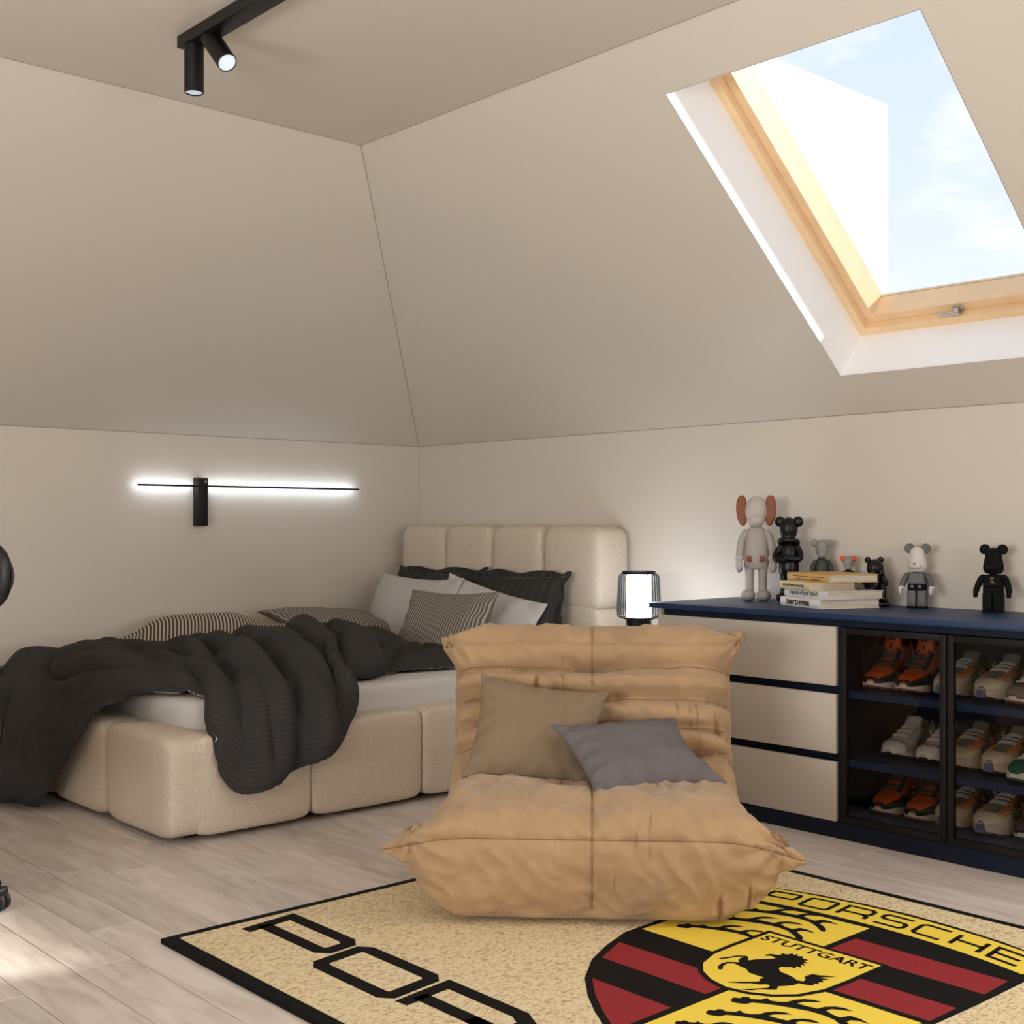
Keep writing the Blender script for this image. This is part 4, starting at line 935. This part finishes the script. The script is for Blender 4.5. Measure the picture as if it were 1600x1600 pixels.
put_pair((dup(hi), dup(hi)), ZS[0], 2.275, 2.150, 3.69, .10, 'orange high-top pair on the cabinet floor', 'orange and black high-top sneaker on the cabinet floor, the one nearer the drawers', 'orange and black high-top sneaker on the cabinet floor, the one beside the cream shoe')
ru = shoe(RUN); put_pair((ru, dup(ru)), ZS[1], 2.255, 2.128, 3.72, .05, 'white running pair on the middle shelf', 'off-white knitted running shoe on the middle shelf, nearer the drawers', 'off-white knitted running shoe on the middle shelf, nearer the door gap')
ch = shoe(CHUNK)
put_pair((ch, dup(ch)), ZS[2], 2.050, 1.912, 3.69, -.06, 'chunky cream pair on the top shelf', 'chunky cream and orange trainer on the top shelf, half behind the door frames', 'chunky cream and orange trainer on the top shelf, fully behind the second glass door')
put_pair((dup(ch), dup(ch)), ZS[1], 2.022, 1.893, 3.70, -.06, 'chunky cream pair on the middle shelf', 'chunky cream and orange trainer on the middle shelf, half behind the door frames', 'chunky cream and orange trainer on the middle shelf, next to the green shoe')
put_pair((dup(ch), dup(ch)), ZS[0], 2.045, 1.915, 3.69, -.06, 'chunky cream pair on the cabinet floor', 'chunky cream and orange trainer on the cabinet floor, half behind the door frames', 'chunky cream and orange trainer on the cabinet floor, next to the plum shoe')
def put_one(o, z, y, xt, lab, rz=-.05):
    o.location = (xt + .295, y, z); o.rotation_euler = (0, 0, math.pi + rz); tag(o, lab, 'shoe')
put_one(shoe(BROWN), ZS[2], 1.785, 3.665, 'brown and plum low sneaker with white sole on the top shelf')
put_one(shoe(SKATE), ZS[1], 1.765, 3.635, 'green low sneaker with crossed white laces on the middle shelf')
put_one(shoe(PLUM), ZS[0], 1.775, 3.70, 'dark plum low sneaker with white sole on the cabinet floor')

# ------------------------------------------------------------------ lights of the room
M_led = mat('led_strip', (255, 255, 255), .5, emit=(226, 238, 255), estr=26)
wl = empty('wall_lamp', (2.83, 5.29, 1.15)); tag(wl, 'black linear wall lamp with glowing rear strip over the bed', 'lamp')
rel(B().box((2.803, 5.262, 1.041), (2.853, 5.312, 1.264), .002), wl).build('backplate', M_black, wl)
rel(B().box((2.509, 5.262, 1.222), (2.802, 5.272, 1.231), .001), wl).build('light_bar', M_black, wl)
rel(B().box((2.854, 5.262, 1.222), (3.704, 5.272, 1.231), .001), wl).build('light_bar', M_black, wl)
for a, e in ((2.513, 2.800), (2.856, 3.700)):
    rel(B().box((a, 5.2722, 1.2235), (e, 5.2742, 1.2295)), wl).build('led_strip', M_led, wl, smooth=False)
rel(B().box((2.836, 5.2605, 1.243), (2.844, 5.2622, 1.252), .0005), wl).build('switch', mat('switch_grey', (190, 188, 184), .4), wl)

tk = empty('track_light', (1.825, 3.2, ZC)); tag(tk, 'black ceiling track with two cylindrical spotlight heads at its end', 'ceiling light')
rel(B().box((1.795, -.6, ZC - .036), (1.856, 3.505, ZC - .0005), .002), tk).build('rail', M_black, tk)
M_lens = mat('spot_lens', (215, 228, 238), .3, emit=(200, 220, 240), estr=.45)
for y, ax, p0 in ((3.455, (0, 0, -1), .040), (3.345, (0, -.70, -.715), .030)):
    a = Vector(ax).normalized(); j = Vector((1.826, y, ZC - .05))
    M = a.to_track_quat('Z', 'Y').to_matrix().to_4x4(); M.translation = j - a * .015
    hd = rel(B().lathe([(.024, 0), (.029, .002), (.029, .142), (.0265, .144), (.0265, .134), (.001, .133)], 28, M), tk).build('spotlight_head', M_black, tk)
    rel(B().lathe([(.0005, .1385), (.0262, .1385), (.0262, .1395), (.0005, .1395)], 28, M), tk).build('lens', M_lens, hd)
    rel(B().lathe([(.012, ZC - .068), (.012, ZC - .034)], 16, Matrix.Translation((1.826, y, 0))), tk).build('swivel_joint', M_black, tk)

ns = empty('nightstand', (3.87, 3.47, 0)); tag(ns, 'small white nightstand between the headboard and the cabinet, behind the fireside chair', 'table')
rel(B().box((3.64, 3.27, .47), (4.11, 3.70, .50), .003), ns).build('table_top', M_white, ns)
rel(B().box((3.66, 3.28, .08), (4.10, 3.69, .47), .002), ns).build('body', M_white, ns)
rel(B().box((3.645, 3.29, .28), (3.66, 3.68, .46), .002), ns).build('drawer', M_white, ns)
for x in (3.68, 4.07):
    for y in (3.30, 3.66): rel(B().tube([(x, y, 0), (x, y, .08)], .015, 10), ns).build('leg', M_white, ns)
tl = empty('table_lamp', (3.79, 3.43, .50)); tag(tl, 'lit table lamp with black wire cage shade beside the headboard', 'lamp')
B().lathe([(.050, 0), (.0505, .003), (.0505, .166), (.048, .168)], 32).build('base', M_black, tl)
B().lathe([(.062, .166), (.064, .166), (.064, .174), (.062, .174), (.062, .166)], 32, cap=False).build('lower_ring', M_black, tl)
B().lathe([(.0, .168), (.062, .168), (.062, .171), (.0, .171)], 32, cap=False).build('carrier_disc', M_black, tl)
B().lathe([(.065, .348), (.0675, .348), (.0675, .360), (.065, .360), (.065, .348)], 32, cap=False).build('upper_ring', M_black, tl)
wc = B()
for k in range(36):
    a = 2 * math.pi * k / 36
    pr = [(.064, .169), (.078, .172), (.0865, .180), (.0885, .195), (.0872, .24), (.0835, .31), (.081, .338), (.076, .346), (.066, .349)]
    wc.tube([(r * math.cos(a), r * math.sin(a), z) for r, z in pr], .0018, 4, cap=False)
wc.build('wire_cage', M_black, tl, kind='stuff')
M_diff = mat('lamp_diffuser', (255, 255, 255), .5, emit=(236, 244, 255), estr=19)
B().lathe([(.0495, .172), (.0500, .174), (.0500, .345), (.0490, .347)], 32).build('diffuser', M_diff, tl)

# ------------------------------------------------------------------ things on the cabinet
ZT = .7532
def book(label, corner, sdir, ls, ld, th, z, cover, body, size, m_text, bold=0, extra=None):
    sv_ = Vector((sdir[0], sdir[1], 0)).normalized(); dv_ = Vector((-sv_.y, sv_.x, 0))
    if dv_.x < 0: dv_ = -dv_
    # local: x along the spine (towards the near corner), y into the book, z up
    o = empty('book'); M = Matrix((sv_, dv_, Vector((0, 0, 1)))).transposed().to_4x4(); M.translation = Vector((corner[0], corner[1], z)); o.matrix_world = M
    tag(o, label, 'book', 'books stacked on the cabinet'); t = .0025
    B().box((-ls, 0, 0), (0, ld, t), .0006, 1).build('cover_board', cover, o); B().box((-ls, 0, th - t), (0, ld, th), .0006, 1).build('cover_board', cover, o)
    sp_ = B(); pr = [(0, 0), (-.003, .004), (-.0042, th * .5), (-.003, th - .004), (0, th), (.002, th), (.002, 0)]
    sp_.add([(-ls, a, b_) for a, b_ in pr] + [(0, a, b_) for a, b_ in pr], [(i, (i + 1) % 7, 7 + (i + 1) % 7, 7 + i) for i in range(7)] + [tuple(range(7)), tuple(range(7, 14))[::-1]]); sp_.build('spine', cover, o, ang=50)
    B().box((-ls + .004, .002, t), (-.004, ld - .004, th - t)).build('page_block', M_pages, o, smooth=False)
    if body:
        # lettering stands upside down on the spine
        T_ = Matrix.Translation((-ls * .5 - .01, -.0048, th * .5)) @ Matrix(((-1, 0, 0, 0), (0, 0, -1, 0), (0, -1, 0, 0), (0, 0, 0, 1)))
        text(body, size, m_text, 'spine_title', o, T_, .0003, bold)
    if extra: extra(o, ls, th)
    return o
M_pages = mat('paper_edge', (214, 202, 182), .9); N = M_pages.node_tree.nodes; L = M_pages.node_tree.links
tcp = N.new('ShaderNodeTexCoord'); mpg = N.new('ShaderNodeMapping'); mpg.inputs['Scale'].default_value = (3, 3, 420); npg = N.new('ShaderNodeTexNoise'); npg.inputs['Scale'].default_value = 1; L.new(tcp.outputs['Object'], mpg.inputs[0]); L.new(mpg.outputs[0], npg.inputs['Vector'])
rpg = N.new('ShaderNodeValToRGB'); rpg.color_ramp.elements[0].color = lin((176, 162, 142)); rpg.color_ramp.elements[1].color = lin((226, 216, 198)); rpg.color_ramp.elements[0].position = .35; rpg.color_ramp.elements[1].position = .6; L.new(npg.outputs['Fac'], rpg.inputs[0]); L.new(rpg.outputs[0], N['Principled BSDF'].inputs['Base Color'])
M_ink = mat('ink', (32, 28, 26), .8); M_ink2 = mat('brown_ink', (104, 70, 34), .8)
SDIR = (-.397, -.917)
def tan_lines(o, ls, th):
    r = random.Random(3); b = B()
    for k in range(17):
        if k in (7, 9): continue
        x = -ls * .80 + k * ls * .038; h = th * .20 * (.75 + .25 * r.random()); b.box((x, -.0050, th * .18), (x + .0042, -.0040, th * .18 + h))
    b.build('spine_title', M_ink2, o, smooth=False, kind='stuff'); b = B()
    for k in range(26):
        x = -ls * .86 + k * ls * .029; b.box((x, -.0050, th * .56), (x + .0050 + .002 * r.random(), -.0040, th * .56 + .0022))
    b.build('spine_subtitle', M_ink2, o, smooth=False, kind='stuff')
book('white book with bold black spine lettering, lowest of the stack', (3.730, 2.529), SDIR, .256, .248, .0330, ZT, mat('white_cover', (232, 226, 220), .45), 'BRIAN CLARKE', .0225, M_ink, .0009)
book('white book with thin lowercase spine lettering, second from the bottom', (3.743, 2.506), (-.36, -.933), .262, .238, .0285, ZT + .0332, mat('white_cover_grey', (222, 218, 220), .45), 'pride and prejudice', .0225, M_ink)
book('pale yellow book with small black spine lettering, third from the bottom', (3.743, 2.574), (-.40, -.917), .205, .185, .0285, ZT + .0619, mat('pale_yellow_cover', (222, 206, 166), .5), 'Charlotte Bront\u00eb  Jane Eyre', .0130, M_ink, .0002)
book('tan book with brown spine lettering, topmost of the stack', (3.765, 2.515), (-.40, -.917), .272, .205, .0290, ZT + .0906, mat('tan_cover', (206, 164, 92), .5), None, .02, M_ink2, 0, tan_lines)

def tm(n, c, r=.5, **k): return mat(n, c, r, **k)
F_grey = tm('figure_warm_grey', (178, 168, 162)); F_lgrey = tm('figure_pale_grey', (196, 188, 182)); F_brown = tm('figure_brown', (136, 74, 40)); F_black = tm('figure_black', (10, 9, 9), .35, spec=.35); F_matt = tm('figure_matt_black', (8, 8, 8), .75, spec=.2)
F_stone = tm('figure_stone_grey', (140, 140, 134)); F_green = tm('figure_dark_green', (50, 56, 50)); F_white = tm('figure_white', (214, 206, 200)); F_orange = tm('figure_orange', (222, 84, 34)); F_slate = tm('figure_slate', (92, 94, 90)); F_gold = tm('figure_gold', (128, 100, 52), .6)
def doll(name, label, loc, face, H, head, ear, body, limb, hand, feet, ears='flap', buttons=None, crossed=False, scarf=None):
    """standing toy doll, height H; local -y is its front"""
    o = empty(name, loc, face); tag(o, label, 'figurine', 'toy figures on the cabinet'); s = H / .416
    V = lambda *p: tuple(q * s for q in p)
    for sg in (-1, 1):
        B().ball(V(sg * .0300, -.012, .0215), V(.0275, .040, .0212), 10, 2.4).build('foot', feet, o)
        B().lathe([(.0150 * s, .036 * s), (.0170 * s, .042 * s), (.0175 * s, .045 * s), (.0160 * s, .049 * s), (.0165 * s, .09 * s), (.0195 * s, .135 * s), (.0190 * s, .142 * s)], 20, Matrix.Translation(V(sg * .0255, 0, 0))).build('leg', limb if crossed else body, o)
    B().lathe([(.012 * s, .122 * s), (.040 * s, .126 * s), (.0485 * s, .142 * s), (.0495 * s, .165 * s), (.046 * s, .205 * s), (.0405 * s, .250 * s), (.034 * s, .280 * s), (.020 * s, .292 * s)], 28, Matrix.Diagonal((1, .80, 1, 1))).build('torso', body, o)
    for sg in (-1, 1):
        if crossed: pts = [V(sg * .036, 0, .268), V(sg * .056, -.010, .235), V(sg * .052, -.036, .205), V(-sg * .010, -.052, .210 + .006 * sg)]
        else: pts = [V(sg * .034, 0, .272), V(sg * .052, .002, .245), V(sg * .061, -.002, .205), V(sg * .063, -.006, .168)]
        sp3 = spline(pts, 12); B().tube(sp3, [max(.010, .0165 - .003 * abs(q - .45)) * s for q in np.linspace(0, 1, 12)], 14).build('arm', limb, o)
        if not crossed:
            hb = B(); hb.lathe([(.017 * s, .158 * s), (.0185 * s, .161 * s), (.0185 * s, .172 * s), (.017 * s, .175 * s)], 18, Matrix.Translation(V(sg * .063, -.006, 0)))
            hm = hb.build('glove_cuff', hand, o)
            B().ball(V(sg * .065, -.010, .136), V(.0155, .021, .027), 10, 2.3).build('hand', hand, o)
            B().ball(V(sg * .056, -.026, .140), V(.0075, .008, .016), 8).build('thumb', hand, o)
    hd = B(); hd.ball(V(0, -.002, .352), V(.0425, .044, .056), 16, 2.2); hd.build('head', head, o)
    B().ball(V(0, -.016, .313), V(.031, .034, .024), 12, 2.4).build('muzzle', head, o)
    for sg in (-1, 1):
        if ears == 'flap':
            e = B().poly([(.004, .050), (.016, .062), (.032, .058), (.041, .036), (.043, .004), (.038, -.030), (.026, -.056), (.012, -.060), (.002, -.046), (.000, .0)], -.009, .009)
            e.xf(Matrix.Translation(V(sg * .035, 0, .352)) @ Matrix.Diagonal((sg * s, s, s, 1)) @ Matrix.Rotation(math.pi / 2, 4, 'X')); ob = e.build('ear', ear, o, ang=50)
            bv = ob.modifiers.new('soft', 'BEVEL'); bv.width = .0055 * s; bv.segments = 3
        else:
            B().ball(V(sg * .044, .002, .386), V(.026, .014, .026), 12).build('ear', ear, o)
    for sg in (-1, 1):
        if buttons:
            M = Matrix.Translation(V(sg * .0235, -.0355, .163)) @ Matrix.Rotation(math.pi / 2 - .1, 4, 'X') @ Matrix.Rotation(-sg * .45, 4, 'Y')
            B().lathe([(.0125 * s, -.003 * s), (.0125 * s, .004 * s), (.0105 * s, .0055 * s)], 20, M).build('button', buttons, o)
    if scarf: B().tube([V(.040 * math.cos(a), .036 * math.sin(a) - .004, .288 - .010 * math.sin(a)) for a in np.linspace(0, 2 * math.pi, 24, endpoint=False)], .015 * s, 10, closed=True).build('scarf', scarf, o)
    return o
def towards(p, off=0): return math.atan2(-p[1], -p[0]) + math.pi / 2 + off
p = (3.975, 2.985, ZT); doll('toy_figure', 'tall pale grey toy figure with brown flap ears and two brown buttons', p, towards(p, -.06), .412, F_lgrey, F_brown, F_grey, F_grey, F_lgrey, F_grey, 'flap', F_brown)
p = (4.000, 2.850, ZT); doll('toy_figure', 'glossy black toy figure with folded arms behind the stacked books', p, towards(p, -.25), .330, F_black, F_black, F_black, F_black, F_black, F_black, 'round', None, True, F_black)
p = (4.055, 2.740, ZT); doll('toy_figure', 'stone grey headed toy figure in a dark green coat behind the books', p, towards(p, .05), .242, F_stone, F_stone, F_green, F_green, F_white, F_green, 'round')
p = (4.055, 2.625, ZT); doll('toy_figure', 'smallest toy figure, grey head with orange ears just above the books', p, towards(p, .05), .182, F_stone, F_orange, F_matt, F_matt, F_white, F_matt, 'round')
# seated black figure on a small plinth
p = (4.045, 2.512, ZT); o = empty('toy_figure', p, towards(p, .35)); tag(o, 'glossy black seated toy figure at the far end of the books', 'figurine', 'toy figures on the cabinet')
B().box((-.045, -.062, 0), (.040, .030, .016), .007, 3).build('plinth', F_black, o)
B().box((-.032, -.012, .016), (.032, .032, .060), .010, 3).build('seat_block', F_black, o)
B().lathe([(.010, .055), (.030, .060), (.033, .075), (.028, .095), (.020, .112), (.010, .118)], 22, Matrix.Translation((0, .004, 0))).build('torso', F_black, o)
for sg in (-1, 1):
    B().tube(spline([(sg * .016, -.002, .068), (sg * .020, -.034, .072), (sg * .020, -.040, .050), (sg * .019, -.038, .022)], 12), .0135, 12).build('leg', F_black, o)
    B().ball((sg * .020, -.046, .024), (.014, .021, .011), 9).build('foot', F_black, o)
    B().tube(spline([(sg * .026, 0, .108), (sg * .040, -.012, .088), (sg * .030, -.034, .082), (sg * .020, -.030, .112)], 12), .0105, 10).build('arm', F_black, o)
    B().ball((sg * .016, -.034, .120), (.012, .012, .015), 8).build('hand', F_black, o)
    B().ball((sg * .024, -.006, .166), (.012, .011, .012), 9).build('ear', F_black, o)
B().ball((0, -.016, .138), (.031, .030, .032), 14).build('head', F_black, o)
def bear(label, p, rz, H, head, ear, body, shorts, leg, hand, shoe_m, emblem=False, face=None):
    """blocky jointed bear toy; local -y is its front"""
    o = empty('toy_bear', p, rz); tag(o, label, 'figurine', 'toy figures on the cabinet'); s = H / .229
    V = lambda *q: tuple(t * s for t in q)
    for sg in (-1, 1):
        B().box(V(sg * .0022 if sg > 0 else -.0325, -.0185, .006), V(.0325 if sg > 0 else -.0022, .0185, .064), .004 * s, 3).build('leg', leg, o)
        B().box(V(sg * .0022 if sg > 0 else -.0330, -.0235, 0), V(.0330 if sg > 0 else -.0022, .0190, .0075), .003 * s, 2).build('foot', shoe_m, o)
    B().box(V(-.0315, -.0185, .058), V(.0315, .0185, .086), .006 * s, 3).build('hips', shorts, o)
    t = B(); t.add([V(-.0325, -.0205, .084), V(.0325, -.0205, .084), V(.0325, .0205, .084), V(-.0325, .0205, .084), V(-.0245, -.0165, .126), V(.0245, -.0165, .126), V(.0245, .0165, .126), V(-.0245, .0165, .126)], [(3, 2, 1, 0), (4, 5, 6, 7), (0, 1, 5, 4), (1, 2, 6, 5), (2, 3, 7, 6), (3, 0, 4, 7)])
    q = t.build('torso', body, o, ang=70); bv = q.modifiers.new('soft', 'BEVEL'); bv.width = .005 * s; bv.segments = 3
    for sg in (-1, 1):
        B().tube(spline([V(sg * .027, 0, .119), V(sg * .037, -.001, .113), V(sg * .047, -.005, .093), V(sg * .0525, -.012, .074)], 14), [x * s for x in np.interp(np.linspace(0, 1, 14), [0, .2, .6, 1], [.0085, .0115, .0110, .0095])], 14).build('arm', body, o)
        h = B(); pts = [V(sg * .0535, -.018 + .0095 * math.cos(a), .060 + .0095 * math.sin(a)) for a in np.linspace(math.pi * -.30, math.pi * 1.30, 12)]
        h.tube(pts, .0058 * s, 10); h.lathe([(.0085 * s, .066 * s), (.0100 * s, .068 * s), (.0100 * s, .076 * s), (.0085 * s, .078 * s)], 16, Matrix.Translation(V(sg * .0530, -.013, 0))); h.build('hand', hand, o)
        B().lathe([(.0005 * s, -.005 * s), (.0150 * s, -.005 * s), (.0178 * s, -.002 * s), (.0178 * s, .002 * s), (.0150 * s, .005 * s), (.0005 * s, .005 * s)], 24, Matrix.Translation(V(sg * .0285, .002, .2105)) @ Matrix.Rotation(math.pi / 2, 4, 'X')).build('ear', ear, o)
    B().lathe([(.012 * s, .122 * s), (.012 * s, .130 * s)], 16).build('neck', body, o)
    hd = B(); hd.lathe([(.006 * s, .1265 * s), (.024 * s, .129 * s), (.0315 * s, .138 * s), (.0335 * s, .150 * s), (.0310 * s, .166 * s), (.0275 * s, .182 * s), (.0255 * s, .198 * s), (.0215 * s, .209 * s), (.012 * s, .215 * s), (.001 * s, .2165 * s)], 30, Matrix.Diagonal((1, .92, 1, 1))); hd.build('head', head, o)
    B().ball(V(0, -.026, .150), V(.0215, .015, .0135), 12).build('muzzle', head, o)
    if face: B().ball(V(0, -.041, .157), V(.0055, .0028, .0030), 8).build('nose', face, o)
    if shorts is not body:
        for sg in (-1, 1): B().lathe([(.0062 * s, 0), (.0062 * s, .003 * s), (.005 * s, .004 * s)], 16, Matrix.Translation(V(sg * .013, -.0185, .0765)) @ Matrix.Rotation(math.pi / 2, 4, 'X')).build('button', F_slate, o)
    if emblem:
        e = B(); k = .00095 * s
        for pts in ([(-6, 11), (-4, 12), (0, 11.2), (4, 12), (6, 11), (6.4, 7), (4, 4.6), (0, 6), (-4, 4.6), (-6.4, 7)], [(-6, 4), (-4.6, 3.4), (-2.2, -2), (-2.6, -9), (-5.4, -9), (-5.2, -3)], [(-1.4, 3.6), (1, 3.6), (5, -3), (9.5, -10), (7.4, -9.6), (3, -4.5), (-.8, 1)], [(-.6, -1), (2, -3.6), (4.5, -9.2), (-.6, -9.2)]):
            e.poly([(a * k, c_ * k) for a, c_ in pts], 0, .0008)
        e.xf(Matrix.Translation(V(0, -.0195, .106)) @ Matrix.Rotation(math.pi / 2 - .085, 4, 'X')); e.build('chest_emblem', F_gold, o, smooth=False, kind='stuff')
    return o
p = (4.045, 2.336, ZT); bear('blocky bear toy with white head, grey ears and black shorts', p, towards(p, -.28), .229, F_white, F_slate, F_slate, F_matt, F_slate, F_white, F_matt, False, F_slate)
p = (4.045, 2.054, ZT); bear('matt black blocky bear toy with small gold owl emblem on its chest', p, towards(p, -.24), .230, F_matt, F_matt, F_matt, F_matt, F_matt, F_matt, F_matt, True)

# ------------------------------------------------------------------ office chair at the left edge
M_leather = mat('black_leather_seat', (24, 23, 23), .32, bump=.15, bscale=120)
oc = empty('office_chair', (1.040, 3.700, 0)); tag(oc, 'black office chair on castors standing by the foot of the bed', 'chair')
oc.rotation_euler = (0, 0, math.atan2(.67, .742) * -1)     # local x = across, local -y = its front
for k in range(5):
    a = math.radians(-8 + 72 * k); c_, s_ = math.cos(a), math.sin(a); r = .318
    B().tube([(c_ * .03, s_ * .03, .105), (c_ * .17, s_ * .17, .092), (c_ * r, s_ * r, .070)], [.024, .021, .016], 10).build('base_leg', M_black, oc)
    w = B()
    for sg in (-1, 1): w.lathe([(.006, -.009), (.024, -.009), (.0275, -.005), (.0275, .005), (.024, .009), (.006, .009)], 20, Matrix.Translation((c_ * r - s_ * sg * .014, s_ * r + c_ * sg * .014, .0278)) @ Matrix.Rotation(a, 4, 'Z') @ Matrix.Rotation(math.pi / 2, 4, 'X'))
    w.build('castor_wheel', M_blackm, oc)
    B().box((-.020, -.024, .036), (.020, .024, .066), .008, 3).xf(Matrix.Translation((c_ * r, s_ * r, 0)) @ Matrix.Rotation(a, 4, 'Z')).build('castor_hood', M_black, oc)
B().lathe([(.036, .085), (.036, .13), (.026, .132), (.026, .27), (.018, .272), (.018, .40)], 20).build('gas_lift', M_black, oc)
B().box((-.10, -.12, .385), (.10, .12, .425), .01).build('tilt_plate', M_black, oc)
B().pad((-.25, -.26, .415), (.25, .24, .515), 4.5).build('seat', M_leather, oc)
b = B().pad((-.19, .205, .50), (.19, .275, .80), 4).xf(Matrix.Translation((0, 0, 0))); b.build('lower_backrest', M_leather, oc)
B().pad((-.232, .215, .765), (.232, .300, 1.03), 2.7).build('upper_backrest', M_leather, oc)
B().tube(spline([(.236 * math.cos(t), .258, .8975 + .136 * math.sin(t)) for t in np.linspace(0, 2 * math.pi, 25)], 48)[:-1], .0045, 8, closed=True).build('piping', M_leather, oc)
B().tube(spline([(0, .10, .40), (0, .24, .40), (0, .315, .50), (0, .300, .80)], 14), .022, 10).build('back_spine', M_black, oc)
for sg in (-1, 1):
    B().tube(spline([(sg * .20, .05, .41), (sg * .250, .05, .40), (sg * .258, .05, .50), (sg * .250, .06, .62)], 16), .016, 10).build('arm_post', M_black, oc)
    B().pad((sg * .240 - .034, -.17, .615), (sg * .240 + .034, .13, .655), 4, 8).build('armrest', M_leather, oc)
